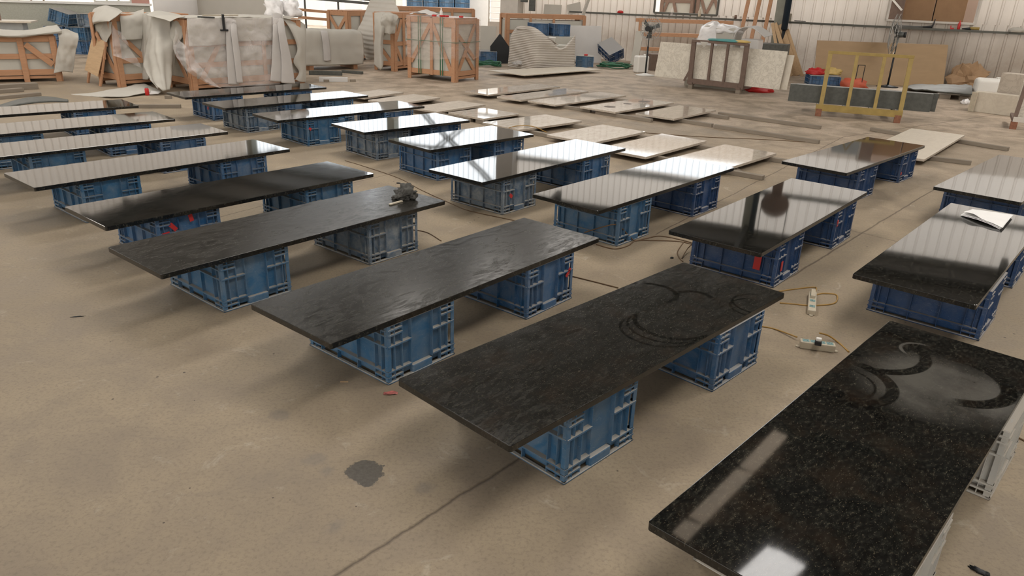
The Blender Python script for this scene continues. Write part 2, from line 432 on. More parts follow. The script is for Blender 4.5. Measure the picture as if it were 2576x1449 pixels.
def mat_foam(name, col=(.66, .63, .57), trans=.25, stripes=0):
    t = NT(name); v = t.coord()
    c = t.mix(t.noise(v, 3, 4), col, tuple(x * .82 for x in col))
    d = t.bsdf(c, .75)
    h = t.noise(v, 25, 4)
    if stripes:
        sx = t.node('ShaderNodeSeparateXYZ'); tc = t.node('ShaderNodeTexCoord'); t.set(sx, 0, tc.outputs['Object'])
        w = t.math('SINE', t.math('MULTIPLY', sx.outputs[2], stripes))
        t.bump(d, w, .7, .012)
    else: t.bump(d, h, .15, .004)
    tr = t.node('ShaderNodeBsdfTranslucent'); t.set(tr, 0, col)
    m = t.node('ShaderNodeMixShader'); t.set(m, 0, trans); t.l.new(d.outputs[0], m.inputs[1]); t.l.new(tr.outputs[0], m.inputs[2])
    return t.done(m)
def emis(name, col, st):
    t = NT(name); e = t.node('ShaderNodeEmission'); t.set(e, 0, col); t.set(e, 1, st); return t.done(e)

M = {}
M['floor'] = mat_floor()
M['gran'] = mat_granite('polished_black_granite', film=.06)
M['gran_soft'] = mat_granite('dusty_black_granite', film=.14, rough=.03)
M['gran_edge'] = mat_granite('black_granite_edge', film=.05, rough=.22, brown=.3, ior=1.6)
M['gran_film'] = mat_granite('smeared_black_granite', film=.80, rough=.06, filmscale=.8, ior=1.42)
M['gran_film2'] = mat_granite('half_polished_black_granite', film=.48, rough=.05, brown=.4, ior=1.42, filmscale=.9,
    arcs=((1.30, .20, .19, .011, -1, -.1, .9, 'clean'), (1.24, .20, .19, .011, -1, -.1, .9, 'clean'), (1.36, .20, .19, .016, -1, -.1, .9, 'clean'),
          (1.60, .50, .14, .018, 1, -.6, .85, 'clean'), (1.72, .30, .10, .02, 1, .6, .8, 'clean'), (1.85, .02, .12, .012, -.5, 1, .8, 'clean'), (1.92, .02, .14, .012, -.5, 1, .8, 'clean')))
M['gran_near'] = mat_granite('nearest_black_granite', film=.07, rough=.03, brown=.35, ior=1.6, filmscale=.6, dustcol=(.085, .080, .070),
    arcs=((1.62, .27, 0, .37, 0, 0, .95, 'add'), (1.76, .27, .23, .036, .3, -1, .97, 'clean'), (1.80, .62, .24, .030, .2, -1, .95, 'clean'),
          (1.38, .60, .21, .030, 0.1, -1, .93, 'clean'), (1.36, .60, .15, .010, 0.1, -1, .9, 'clean'), (1.10, .50, .16, .035, 1, -.6, .9, 'clean'), (1.95, .43, .09, .012, .2, 1, .9, 'add'), (1.95, .30, .09, .02, 1, -.2, .8, 'clean')))
M['marble'] = mat_marble('white_marble')
M['marble_warm'] = mat_marble('warm_marble', (.54, .47, .395), (.33, .27, .21), .05, 3.5)
M['marble_rough'] = mat_marble('rough_marble', (.50, .44, .37), (.33, .27, .22), .6, 4, 1.45)
M['marble_vein'] = mat_marble('veined_marble', (.66, .61, .52), (.33, .28, .22), .35, 5.5, 1.5, .5)
M['marble_pale'] = mat_marble('pale_marble', (.64, .58, .485), (.50, .43, .35), .35, 2, 1.5, .4)
M['crate'] = mat_crate('blue_crate_plastic', (.020, .100, .235), .30)
M['crate_dusty'] = mat_crate('dusty_blue_crate_plastic', (.028, .115, .235), .50, (.20, .235, .26), .6)
M['crate_grey'] = mat_crate('grey_dusted_crate_plastic', (.05, .10, .17), .95, (.27, .29, .30), .7)
M['crate_dark'] = mat_crate('deep_blue_crate_plastic', (.010, .050, .15), .15)
M['crate_white'] = mat_crate('white_powdered_crate_plastic', (.48, .48, .46), .8, (.55, .53, .48), .8)
M['wood'] = mat_wood('orange_pine', (.56, .30, .165))
M['wood_pale'] = mat_wood('pale_pine', (.62, .42, .24))
M['wood_grey'] = mat_wood('weathered_wood', (.27, .225, .175))
M['wood_dark'] = mat_wood('dusty_brown_wood', (.25, .16, .12))
M['ply'] = mat_wood('plywood', (.42, .285, .16), 1.2, .6, (1, 1, 5), .75)
M['card'] = simple('cardboard', (.27, .16, .085), .8, .1)
M['kraft'] = simple('kraft_paper', (.42, .27, .155), .8, .2, 5, .4)
M['foam'] = mat_foam('beige_foam_sheet')
M['foam_white'] = mat_foam('white_foam_sheet', (.80, .78, .76), .3)
M['foam_strip'] = mat_foam('white_strapping', (.60, .57, .55), .1)
M['foam_rib'] = mat_foam('ribbed_foam_sheet', (.74, .68, .61), .2, stripes=150)
M['foam_rib2'] = mat_foam('ribbed_foam_curl', (.66, .62, .56), .2, stripes=60)
M['content'] = mat_foam('packed_stone_side', (.55, .53, .47), .0)
M['film'] = mat_film('plastic_wrap', .12, .34, scale=3)
M['film_pink'] = mat_film('stretch_wrap', .05, .20, (.82, .70, .64), 4, (1, 1, 4))
M['bag'] = mat_film('white_plastic_bag', .75, .98, (.86, .84, .84), 4)
M['strap'] = simple('green_strap', (.025, .12, .055), .5)
M['green'] = simple('green_coil', (.02, .13, .06), .5)
M['red'] = simple('red_plastic', (.55, .02, .02), .45)
M['tape'] = simple('red_tape', (.50, .035, .035), .4)
M['dark'] = simple('dark_rubber', (.012, .013, .015), .55)
M['steel'] = simple('grey_steel', (.10, .105, .10), .5, metal=.3)
M['girt'] = simple('dusty_girt', (.11, .11, .095), .7)
M['pipe'] = simple('blue_grey_pipe', (.018, .035, .055), .45)
M['col'] = simple('green_grey_column', (.30, .30, .25), .7, .2, 6)
M['white'] = simple('white_plastic', (.75, .73, .69), .5, .05)
M['cream'] = simple('cream_plastic', (.50, .44, .34), .45, .15, 20)
M['yellow'] = simple('yellow_paint', (.37, .26, .075), .55, .2, 9)
M['rust'] = simple('rusty_feet', (.28, .12, .07), .8, .3, 25)
M['brownpaint'] = simple('dusty_brown_steel', (.17, .115, .09), .7, .2, 14)
M['grey_stone'] = simple('grey_basalt', (.095, .098, .088), .55, .3, 14)
M['grey_top'] = simple('grey_basalt_top', (.36, .38, .38), .35, .1, 8)
M['stucco'] = simple('rough_grey_stucco', (.42, .42, .36), .9, .15, 25, .6)
M['cable'] = simple('yellow_cable', (.36, .21, .05), .5)
M['cable2'] = simple('brown_cable', (.13, .075, .035), .6)
M['paper'] = simple('white_paper', (.80, .79, .78), .7, .03)
M['cloth'] = simple('grey_cloth', (.085, .082, .074), .9, .3, 12, .4)
M['socket'] = simple('teal_socket_face', (.18, .30, .30), .5)
M['pier'] = simple('whitewashed_pier', (.62, .58, .53), .8, .1, 5)
M['mesh'] = simple('fan_wire', (.45, .45, .43), .4, metal=.6)
M['roof'] = simple('dark_roof_sheet', (.060, .055, .048), .6, .2, 1)
M['purlin'] = simple('roof_purlin', (.022, .021, .02), .6)
M['skyl'] = emis('daylit_roof_sheet', (1, .97, .93), 3.0)
M['fill_far'] = emis('far_fill_glow_sheet', (1, .97, .93), 1.5)  # glow of the roof strips added as fill
M['skyl_tile'] = emis('bright_daylit_roof_sheet', (1, .96, .92), 8)
M['beam_glow'] = emis('glowing_tan_beam', (1, .80, .60), 1.6)  # tan beam colour, glowing in place of light falling on it
M['lampg'] = emis('high_bay_lamp_glow', (.85, .93, 1), 120)
M['sheet'] = mat_sheetwall('white_wall_sheet', (.50, .46, .41), .16, (.80, .73, .66), 1.0)
M['sheet_up'] = mat_sheetwall('upper_wall_sheet', (.58, .55, .51), .34, (.85, .82, .78))
M['sheet_day'] = mat_sheetwall('clear_daylight_sheet', (.75, .80, .85), .9, (.84, .92, 1.0))
M['sheet_side'] = mat_sheetwall('left_wall_sheet', (.60, .565, .52), .36, (.95, .90, .84))
M['sheet_rear'] = mat_sheetwall('rear_wall_sheet', (.70, .66, .60), .75, (.95, .93, .90))
M['sheet_closed'] = simple('painted_wall_sheet', (.34, .30, .26), .7, .1, 2)
M['fence'] = simple('outdoor_white_sheet', (.80, .78, .74), .6, .05)
M['pink'] = simple('pink_paint', (.65, .35, .30), .6)
M['yredbag'] = simple('orange_red_bag', (.60, .12, .06), .6, .3, 4)
M['ybag'] = simple('yellow_bag', (.70, .50, .18), .6, .3, 4)
M['wrapper'] = simple('pink_red_wrapper', (.52, .16, .14), .5, .4, 40)
M['blockwall'] = simple('pinkish_block_wall', (.36, .27, .22), .8, .1, 2)
M['teal'] = simple('teal_cloth', (.10, .32, .32), .7)

# ------------------------------------------------------------------ the hall
def poly_obj(name, pts, mat):
    bm = bmesh.new(); bm.faces.new([bm.verts.new(p) for p in pts])
    me = bpy.data.meshes.new(name); bm.to_mesh(me); bm.free(); me.materials.append(mat)
    o = bpy.data.objects.new(name, me); C.objects.link(o); return o
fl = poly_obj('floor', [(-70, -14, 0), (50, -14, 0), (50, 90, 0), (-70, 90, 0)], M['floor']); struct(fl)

def corr(name, s0, s1, z0, z1, pitch, mat, off=0, depth=.035, nrow=1):
    """corrugated sheet standing in the wall plane"""
    bm = bmesh.new(); prof = []
    s = s0
    while s < s1 - 1e-6:
        for ds, dd in ((0, 0), (pitch * .74, 0), (pitch * .80, depth), (pitch * .94, depth)):
            if s + ds <= s1: prof.append((s + ds, dd))
        s += pitch
    prof.append((s1, 0))
    lo = [bm.verts.new(wallp(a, z0, off + d)) for a, d in prof]; hi = [bm.verts.new(wallp(a, z1, off + d)) for a, d in prof]
    for i in range(len(prof) - 1): bm.faces.new((lo[i], lo[i + 1], hi[i + 1], hi[i]))
    me = bpy.data.meshes.new(name); bm.to_mesh(me); bm.free(); me.materials.append(mat)
    o = bpy.data.objects.new(name, me); C.objects.link(o); return struct(o)
SP = -11.2      # pier: the sheeted wall starts here
SC = -2.72      # steel column
def sof(p): return p.dot(WT)
wa0, wa1 = sof(W(1647, 20)), sof(W(1806, 20)); wb0, wb1 = sof(W(2236, 20)), sof(W(2462, 20))
za, zb = 1.42, 1.50
corr('wall_back', SP, SC, 0, za, .205, M['sheet'])
corr('wall_back', SP, wa0, za, 2.9, .205, M['sheet'])
corr('wall_back', wa1, SC, za, 2.9, .205, M['sheet'])
corr('wall_back', wa0, wa1, 2.3, 2.9, .205, M['sheet'])
corr('wall_back', SP, SC, 2.9, 4.0, .205, M['sheet_day'])
corr('wall_back', SP, SC, 4.0, 5.5, .205, M['sheet_up'])
corr('wall_back', SC, 16, 0, zb, .27, M['sheet'])
corr('wall_back', SC, wb0, zb, 2.9, .27, M['sheet'])
corr('wall_back', wb1, 16, zb, 2.9, .27, M['sheet'])
corr('wall_back', SC, 16, 2.9, 5.5, .27, M['sheet_up'])
corr('wall_back', -23, SP, 2.25, 5.5, .205, M['sheet_day'])
# side walls of the hall, seen only as reflections
def flatwall(name, a, b, z0, z1, mat):
    o = poly_obj(name, [(*a, z0), (*b, z0), (*b, z1), (*a, z1)], mat); return struct(o)
def corr_side(name, s, d0, d1, z0, z1, pitch, mat, depth=.035):
    bm = bmesh.new(); prof = []; d = d0
    while d < d1:
        prof += [(d, 0), (d + pitch * .74, 0), (d + pitch * .8, depth), (d + pitch * .94, depth)]; d += pitch
    lo = [bm.verts.new(WN * a_ + WT * (s + q) + Vector((0, 0, z0))) for a_, q in prof]; hi = [bm.verts.new(WN * a_ + WT * (s + q) + Vector((0, 0, z1 if z1 else roofz(a_)))) for a_, q in prof]
    for i in range(len(prof) - 1): bm.faces.new((lo[i], lo[i + 1], hi[i + 1], hi[i]))
    me = bpy.data.meshes.new(name); bm.to_mesh(me); bm.free(); me.materials.append(mat)
    o = bpy.data.objects.new(name, me); C.objects.link(o); return struct(o)
corr_side('wall_left', -23.0, -13, 22.5, 2.2, 0, .25, M['sheet_side'])
corr_side('wall_right', 16, -13, 22.6, 0, 0, .27, M['sheet_closed'])
flatwall('wall_rear', wallp(-23, 0, WD + 13).xy, wallp(16, 0, WD + 13).xy, 0, 9.9, M['sheet_rear'])
flatwall('wall_left_rear', wallp(-23, 0, WD + 13).xy, wallp(-23, 0, WD - 4).xy, 0, 2.2, M['sheet_closed'])
# window frames
def frame(name, s0, s1, z0, z1, mat, w=.05):
    b = MB()
    for a, c in ((s0, s1),):
        b.bar(wallp(a, z0, .03), wallp(c, z0, .03), .08, w); b.bar(wallp(a, z1, .03), wallp(c, z1, .03), .08, w)
        b.bar(wallp(a, z0, .03), wallp(a, z1, .03), w, .08); b.bar(wallp(c, z0, .03), wallp(c, z1, .03), w, .08)
    return struct(b.build(name, mat))
frame('window_1', wa0, wa1, za, 2.3, M['girt']); frame('window_2', wb0, wb1, zb, 2.9, M['pier'])
# girts and eave
def girt(z, s0, s1, w=.10, h=.06, off=.09, mat='girt'):
    struct(MB().bar(wallp(s0, z, off), wallp(s1, z, off), w, h).build('trim_1', M[mat]))
girt(1.33, -9.0, 16, .14, .05); girt(4.15, -23, 16, .08, .14); girt(5.45, -23, 16, .10, .22)
girt(2.28, -23, SP, .08, .12)
for s in (SC,):
    b = MB(); p = wallp(s, 0, .30)
    e = WT; Mx = Matrix((WT, WN, Vector((0, 0, 1)))).transposed()
    for o_ in (-.14, .14): b.box(p + WN * o_ + Vector((0, 0, 2.75)), (.30, .02, 5.5), M=Mx)
    b.box(p + Vector((0, 0, 2.75)), (.02, .26, 5.5), M=Mx)
    struct(b.build('trim_2', M['col']))
for s in (-15.6, -22.6):
    if s > 0: continue
    struct(MB().box(wallp(s, 2.75, .25), (.30, .30, 5.5), rz=math.atan2(WT.y, WT.x)).build('trim_2', M['col']))
pp = wallp(-10.95, 2.75, .2)
struct(MB().box(pp, (.62, .45, 5.5), rz=math.atan2(WT.y, WT.x)).build('trim_3', M['pier'], bevel=.01))
# cross bracing
for a, b_ in (((-15.3, 2.4), (-11.4, 5.3)), ((-15.3, 5.3), (-11.4, 2.4)), ((-15.1, 2.4), (-11.2, 5.3)), ((-15.5, 5.3), (-11.6, 2.4))):
    struct(MB().bar(wallp(a[0], a[1], .12), wallp(b_[0], b_[1], .12), .05, .07).build('trim_4', M['girt']))
# roof sheets, purlins, rafters
def roofp(s, d, dz=0): return WN * d + WT * s + Vector((0, 0, roofz(d) + dz))
struct(poly_obj('ceiling', [roofp(-23, WD), roofp(16, WD), roofp(16, -13), roofp(-23, -13)], M['roof']))
for k in range(14):
    d = WD - 1.3 - k * 1.6
    if d > 9.6: struct(MB().bar(roofp(-23, d, -.10), roofp(16, d, -.10), .09, .18).build('trim_5', M['purlin']))
for s in (-21.5, -15.6, -9, SC, 4, 10):
    struct(MB().bar(roofp(s, WD, -.25), roofp(s, 9.6, -.25), .14, .34).build('trim_6', M['purlin']))
def skyl(s, d0, d1, w, mat, dz=-.42):
    h = w / 2
    m = MB(); m.bar(roofp(s, d0, dz), roofp(s, d1, dz), w, .02)
    return struct(m.build('skylight_fill', mat))
for s_, d0_, d1_, en_ in SKY: skyl(s_, d0_, d1_, 1.5, M['skyl'] if d1_ < 11 else M['fill_far'], -.30)  # strips reaching into the far hall are added fill
struct(MB().bar((2.85, 9.45, 6.88), (5.22, 11.98, 6.48), .27, .03).build('roof_beam_glow', M['beam_glow']))  # tan roof beam, its lit look put in as glow
struct(MB().bar((3.70, 8.39, 6.9), (4.45, 9.08, 6.85), .60, .03).build('window_5', M['skyl_tile']))
# high bay lamp
lt = thing('high_bay_lamp', 'small bright lamp hanging under the dark roof above the crates', 'lamp', tuple(roofp(-15.3, 20.6, -.75)))
MB().lathe([(.03, .3), (.08, .22), (.2, .0)], seg=16).build('lamp_shade', M['steel'], lt)
MB().lathe([(.10, -.03), (.10, 0)], seg=16).build('bulb', M['lampg'], lt)
MB().tube([(0, 0, .3), (0, 0, .75)], .012).build('hanging_rod', M['steel'], lt)
# outside: white sheet fence
MBf = MB()
for k in range(60):
    MBf.box((-48 + k * 1.0, 47 - k * .25, 1.4), (.9, .06, 2.8), rz=R(-14))
struct(MBf.build('wall_outside', M['fence']))

# ------------------------------------------------------------------ black granite slabs on crates
SH, TH = 0.35, 0.030
def slab_obj(name, label, cat, cx, cy, yaw, l, w, mats, z=SH - TH, th=TH, rad=.012, group=None, holes=None):
    e = dirv(yaw); n = Vector((-e.y, e.x, 0)); o0 = Vector((cx, cy, 0)) - e * l / 2 - n * w / 2
    pts = []
    for (px_, py_, a0) in ((l - rad, rad, -90), (l - rad, w - rad, 0), (rad, w - rad, 90), (rad, rad, 180)):
        for k in range(5):
            a = R(a0 + k * 22.5); pts.append((px_ + rad * math.cos(a), py_ + rad * math.sin(a)))
    o = MB().prism(pts, 0, th, mi_top=1).build(name, mats, bevel=.0025, seg=2)
    o.location = (o0.x, o0.y, z); o.rotation_euler = (0, 0, R(yaw))
    return tag(o, label, cat, group), o0, e, n

CL, CW, CH = .655, .48, SH - TH          # crate: across the slab, along it, height
def crate_parts(root, mat, simple_=False):
    """local x 0..CW along the slab, y 0..CL across it; stands upside down on its wide rim"""
    a = .027
    b = MB(); b.b2((a, a, .012), (CW - a, CL - a, CH - .002)).build('crate_body', mat, root, bevel=.012, seg=2)
    t_ = .0035
    r = MB()
    def vx(x, y0, z0, z1):     # rib on a short (x-facing-y) face: at x, sticking out from y0 side
        pass
    for side in (0, 1):
        # faces y=0 / y=CL (width CW)
        for x in (.008, .055, .105, .165, .315, .375, .425, CW - .008):
            y0, y1 = (.006, a + .002) if side == 0 else (CL - a - .002, CL - .006)
            lo = .0 if x not in (.165, .315) else .05
            r.b2((x - t_ / 2, y0, lo), (x + t_ / 2, y1, CH - .003))
        for (z, x0, x1) in ((.065, .004, .165), (.065, .315, CW - .004), (.205, .010, .165), (.205, .315, CW - .010), (CH - .055, .012, .105), (CH - .055, .375, CW - .012),
                            (CH - .028, .012, .105), (CH - .028, .375, CW - .012), (.035, .004, .105), (.035, .375, CW - .004)):
            y0, y1 = (.002, a + .002) if side == 0 else (CL - a - .002, CL - .002)
            r.b2((x0, y0, z - .004), (x1, y1, z + .004))
        # faces x=0 / x=CW (width CL)
        for y in (.008, .055, .105, .245, CL - .245, CL - .105, CL - .055, CL - .008):
            x0, x1 = (.006, a + .002) if side == 0 else (CW - a - .002, CW - .006)
            r.b2((x0, y - t_ / 2, 0), (x1, y + t_ / 2, CH - .003))
        for (z, y0, y1) in ((.065, .004, CL - .004), (.205, .010, CL - .010), (CH - .055, .012, .105), (CH - .055, CL - .105, CL - .012), (CH - .028, .012, .105), (CH - .028, CL - .105, CL - .012),
                            (.035, .004, .105), (.035, CL - .105, CL - .004)):
            x0, x1 = (.002, a + .002) if side == 0 else (CW - a - .002, CW - .002)
            r.b2((x0, y0, z - .004), (x1, y1, z + .004))
    r.build('rib_grid', mat, root)
    rim = MB()
    for lo, hi in (((0, 0, 0), (CW, .02, .010)), ((0, CL - .02, 0), (CW, CL, .010)), ((0, 0, 0), (.02, CL, .010)), ((CW - .02, 0, 0), (CW, CL, .010))): rim.b2(lo, hi)
    rim.build('base_rim', mat, root, bevel=.003, seg=1)
    top = MB(); top.b2((.006, .006, CH - .008), (CW - .006, CL - .006, CH)).build('top_lip', mat, root, bevel=.004, seg=1)
    for y0, y1 in ((.0, .030), (CL - .030, CL)):
        MB().b2((.170, y0 + (0.002 if y0 == 0 else 0), .003), (.310, y1 - (0.002 if y0 else 0), .050)).build('handle_panel', mat, root, bevel=.006, seg=2)
protos = {}
def crate(label, loc, yaw, mat, group, name='plastic_crate', tilt=None):
    if mat not in protos:
        t = thing(name, label, 'crate', loc, yaw, group); crate_parts(t, M[mat]); protos[mat] = t
    else:
        t = dup(protos[mat], (loc[0], loc[1], loc[2] if len(loc) > 2 else 0), yaw, label, group)
    if tilt: t.rotation_euler = tilt
    return t
def tape_on(cr, p, q, w=.035, mat='tape'):
    p, q = Vector(p), Vector(q)
    o = MB().bar(p, q, .004, w, up=(0, 1, 0) if abs((q - p).normalized().y) < .9 else (1, 0, 0))
    return o
SL = [  # key, cx, cy, yaw, l, w, material, description used for the crates and the slab, crate spec [(s, c, mat, visible)]
 ('a1', -5.83, 8.814, 44.0, 2.25, .65, 'gran', 'farthest black slab of the left row, cut by the left edge', [(1.50, 0, 'crate')]),
 ('a2', -4.98, 7.939, 46.0, 2.25, .66, 'gran', 'second farthest black slab of the left row, cut by the left edge', [(.42, .0, 'crate_dusty'), (1.50, 0, 'crate')]),
 ('a3', -4.102, 7.25, 47.5, 2.25, .65, 'gran', 'third farthest black slab of the left row, mirroring pale sheets', [(.36, .02, 'crate_dusty'), (1.52, 0, 'crate')]),
 ('a4', -3.173, 6.43, 50.9, 2.25, .645, 'gran_soft', 'long black slab whose left tip nearly touches the left edge of the picture', [(.32, .02, 'crate_dusty'), (1.52, .02, 'crate')]),
 ('a5', -2.185, 5.559, 50.9, 2.23, .65, 'gran_soft', 'black slab just behind the one carrying the crumpled cloth', [(.33, .03, 'crate'), (1.54, .02, 'crate_dusty')]),
 ('a6', -1.478, 4.77, 51.2, 2.21, .65, 'gran_film', 'black slab that carries the crumpled grey cloth', [(.35, .03, 'crate_dusty'), (1.49, .05, 'crate_grey')]),
 ('a7', -.37, 4.007, 51.0, 2.19, .65, 'gran_film', 'smeared dusty black slab in the middle of the near row', [(.327, 0, 'crate_dusty'), (1.43, 0, 'crate')]),
 ('a8', .53, 3.22, 46.4, 2.18, .655, 'gran_film2', 'large black slab with swirling wipe marks left of the power strips', [(.337, .01, 'crate_dusty'), (1.468, -.01, 'crate')]),
 ('a9', 1.44, 2.42, 47.3, 2.22, .66, 'gran_near', 'nearest black slab in the bottom right corner', [(.33, -.01, 'crate_white'), (1.50, -.035, 'crate_white')]),
 ('b1', -4.024, 11.218, 47.0, 2.24, .62, 'gran', 'farthest black slab, in front of the plastic wrapped crate', [(.36, .02, 'crate'), (1.50, .02, 'crate')]),
 ('b2', -3.209, 10.454, 48.4, 2.24, .63, 'gran', 'second farthest black slab of the middle row', [(.287, .04, 'crate_grey'), (1.50, .02, 'crate_dusty')]),
 ('b3', -2.281, 9.663, 45.9, 2.2, .63, 'gran', 'third farthest black slab of the middle row', [(.38, .02, 'crate_dusty'), (1.52, .0, 'crate')]),
 ('b4', -1.391, 8.904, 44.9, 1.55, .69, 'gran', 'shorter black slab mirroring white daylight and a grey post', [(.20, .05, 'crate_grey'), (.98, .04, 'crate')]),
 ('b5', -.595, 8.089, 46.1, 1.53, .70, 'gran', 'shorter black slab mirroring crossed bracing bars', [(.15, .04, 'crate'), (.95, .03, 'crate')]),
 ('b6', .182, 7.127, 50.4, 2.26, .655, 'gran', 'black slab mirroring a single dark post, right of the shorter slabs', [(.30, .02, 'crate_grey'), (1.50, 0, 'crate')]),
 ('b7', 1.117, 6.372, 49.2, 2.26, .65, 'gran', 'black slab mirroring bluish white sheets, over the looped brown cable', [(.297, 0, 'crate_dusty'), (1.52, 0, 'crate_dark')]),
 ('b8', 2.06, 5.561, 50.6, 2.30, .67, 'gran', 'black slab mirroring the round brown plate and the steel column', [(.37, 0, 'crate_dark'), (1.56, -.01, 'crate_dark')]),
 ('b9', 3.081, 4.836, 49.1, 2.41, .66, 'gran', 'black slab that carries the folded white papers', [(.40, -.02, 'crate_dark'), (1.60, .0, 'crate_dark')]),
 ('c1', 3.727, 8.025, 46.2, 2.32, .66, 'gran', 'black slab mirroring brown cardboard, beside the pale marble slab', [(.40, 0, 'crate_dark'), (1.66, 0, 'crate_dark')]),
 ('c2', 4.837, 7.155, 46.4, 2.36, .69, 'gran', 'black slab cut by the right edge, behind the one with the papers', [(.40, .02, 'crate_dark'), (1.6, .0, 'crate_dark')]),
]
SO = {}; CR = {}
for key, cx, cy, yaw, l, w, mt, desc, crs in SL:
    o, o0, e, n = slab_obj('granite_slab', desc + ', resting on plastic crates', 'stone slab', cx, cy, yaw, l, w, [M['gran_edge'], M[mt]], group='black granite slabs on crates')
    SO[key] = (o0, e, n, yaw, l, w)
    for i, (s_, c_, cm) in enumerate(crs):
        if key == 'a1': end = 'right'
        else: end = ('left', 'right')[i]
        col = {'crate_white': 'white dusted', 'crate_grey': 'grey dusted', 'crate_dusty': 'dusty blue', 'crate_dark': 'deep blue', 'crate': 'blue'}[cm]
        p = o0 + e * s_ + n * (c_ + (w - CL) / 2)
        lab = '%s crate under the %s end of the %s' % (col, end, desc.split(',')[0] if len(desc.split(',')[0].split()) > 5 else desc.replace(',', ''))
        ws = lab.split()
        if len(ws) > 16: lab = ' '.join(ws[:16])
        CR[key + str(i)] = crate(lab, (p.x, p.y, 0), yaw, cm, 'plastic crates under the black slabs')
# short label texts where the description is long
def relabel(k, s): CR[k]['label'] = s
relabel('a10', 'blue crate under the farthest black slab of the left row')
relabel('a20', 'dusty blue crate, left one under the second farthest slab of the left row')
relabel('a21', 'blue crate, right one under the second farthest slab of the left row')
relabel('a30', 'dusty blue crate, left one under the third farthest slab of the left row')
relabel('a31', 'blue crate, right one under the third farthest slab of the left row')
relabel('a40', 'dusty blue crate, left one under the slab reaching the left picture edge')
relabel('a41', 'blue crate, right one under the slab reaching the left picture edge')
relabel('a50', 'blue crate with three red tape strips, behind the cloth-carrying slab')
relabel('a51', 'dusty blue crate, right one under the slab behind the cloth-carrying slab')
relabel('a80', 'dusty blue crate under the near left end of the wipe-marked black slab')
relabel('a81', 'blue crate under the right end of the wipe-marked slab, left of the power strips')
relabel('a70', 'dusty blue crate under the near left end of the central smeared slab')
relabel('a71', 'blue crate with a red tape flap under the right end of the central smeared slab')
relabel('a90', 'white powdered crate in the bottom right corner, left one under the nearest slab')
relabel('a91', 'white powdered crate, right one under the nearest slab')
relabel('b40', 'grey dusted crate under the left end of the short slab mirroring a grey post')
relabel('b41', 'blue crate under the right end of the short slab mirroring a grey post')
relabel('b50', 'blue crate under the left end of the short slab mirroring crossed bars')
relabel('b51', 'blue crate under the right end of the short slab mirroring crossed bars')
relabel('b70', 'dusty blue crate with a brown cable lying against it')
relabel('b71', 'deep blue crate, right one under the slab mirroring bluish white sheets')
relabel('b80', 'deep blue crate with a long red tape, left one under the round-plate slab')
relabel('b81', 'deep blue crate, right one under the slab mirroring the round brown plate')
# red tapes on crates (local: x along slab, y across)
def tape(k, face, u0, z0, u1, z1, w=.03):
    b = MB()
    if face == 'y':   # front short face y=0
        b.bar((u0, .004, z0), (u1, .004, z1), w, .004, up=(0, 1, 0))
    else:             # long left face x=0
        b.bar((.004, u0, z0), (.004, u1, z1), w, .004, up=(1, 0, 0))
    b.build('red_tape', M['tape'], CR[k])['label'] = 'strip of red adhesive tape'
tape('a50', 'y', .10, .27, .14, .22); tape('a50', 'y', .25, .31, .26, .26); tape('a50', 'y', .04, .20, .09, .205)
tape('a71', 'y', .40, .17, .44, .22, .022)
tape('b60', 'y', .10, .17, .13, .14); tape('b80', 'x', .14, .28, .145, .10, .05); tape('b80', 'y', .10, .17, .105, .10)
tape('b81', 'y', .03, .24, .035, .19); tape('b10', 'x', .13, .18, .15, .14); tape('b30', 'y', .03, .22, .06, .20)
tape('c11', 'y', .03, .12, .03, .09)

# ------------------------------------------------------------------ marble slabs lying on battens
MZ, MT = .058, .030
MS = [
 ('m1', -.102, 14.742, 50, 2.16, .60, 'marble', 'leftmost white marble slab of the farther row, below the foam wrapped stack'),
 ('m2', .477, 14.157, 51, 2.12, .55, 'marble', 'second white marble slab from the left in the farther row'),
 ('m3', 1.095, 13.76, 49, 2.17, .62, 'marble', 'third white marble slab from the left in the farther row'),
 ('m4', 1.921, 13.124, 49.3, 1.89, .72, 'marble', 'white marble slab with three round cut marks'),
 ('m5', 2.641, 12.485, 51, 1.5, .70, 'marble_warm', 'rightmost marble slab of the farther row, at the start of the bare battens'),
 ('n0', -2.60, 13.30, 60, 1.05, .55, 'marble_rough', 'rough unpolished slab end behind the farthest black slabs'),
 ('n1', -1.95, 12.78, 57, 1.15, .62, 'marble_rough', 'dull rough slab between the black slabs and the nearer marble row'),
 ('n2', -1.15, 12.15, 54, 1.2, .60, 'marble_rough', 'dull stone slab with a bright right tip in the nearer marble row'),
 ('n3', -.542, 11.542, 50, .80, .75, 'marble', 'smallest white marble slab, mirroring a bright patch'),
 ('n4', .217, 10.907, 46, 1.35, .74, 'marble', 'white marble slab with a cable across its left corner'),
 ('n5', 1.093, 10.145, 49.9, 1.32, .74, 'marble', 'white marble slab mirroring a wavy grey bar'),
 ('n6', 1.768, 9.477, 50.5, 1.58, .68, 'marble_warm', 'warm veined marble slab, second from the right in the nearer row'),
 ('n7', 2.527, 8.906, 48.8, 1.40, .71, 'marble_warm', 'rightmost marble slab of the nearer row, behind a blue-mirroring slab'),
 ('d1', 5.618, 10.398, 51, 2.6, .74, 'marble_pale', 'large pale marble slab lying alone between the yellow rack and the black slabs'),
]
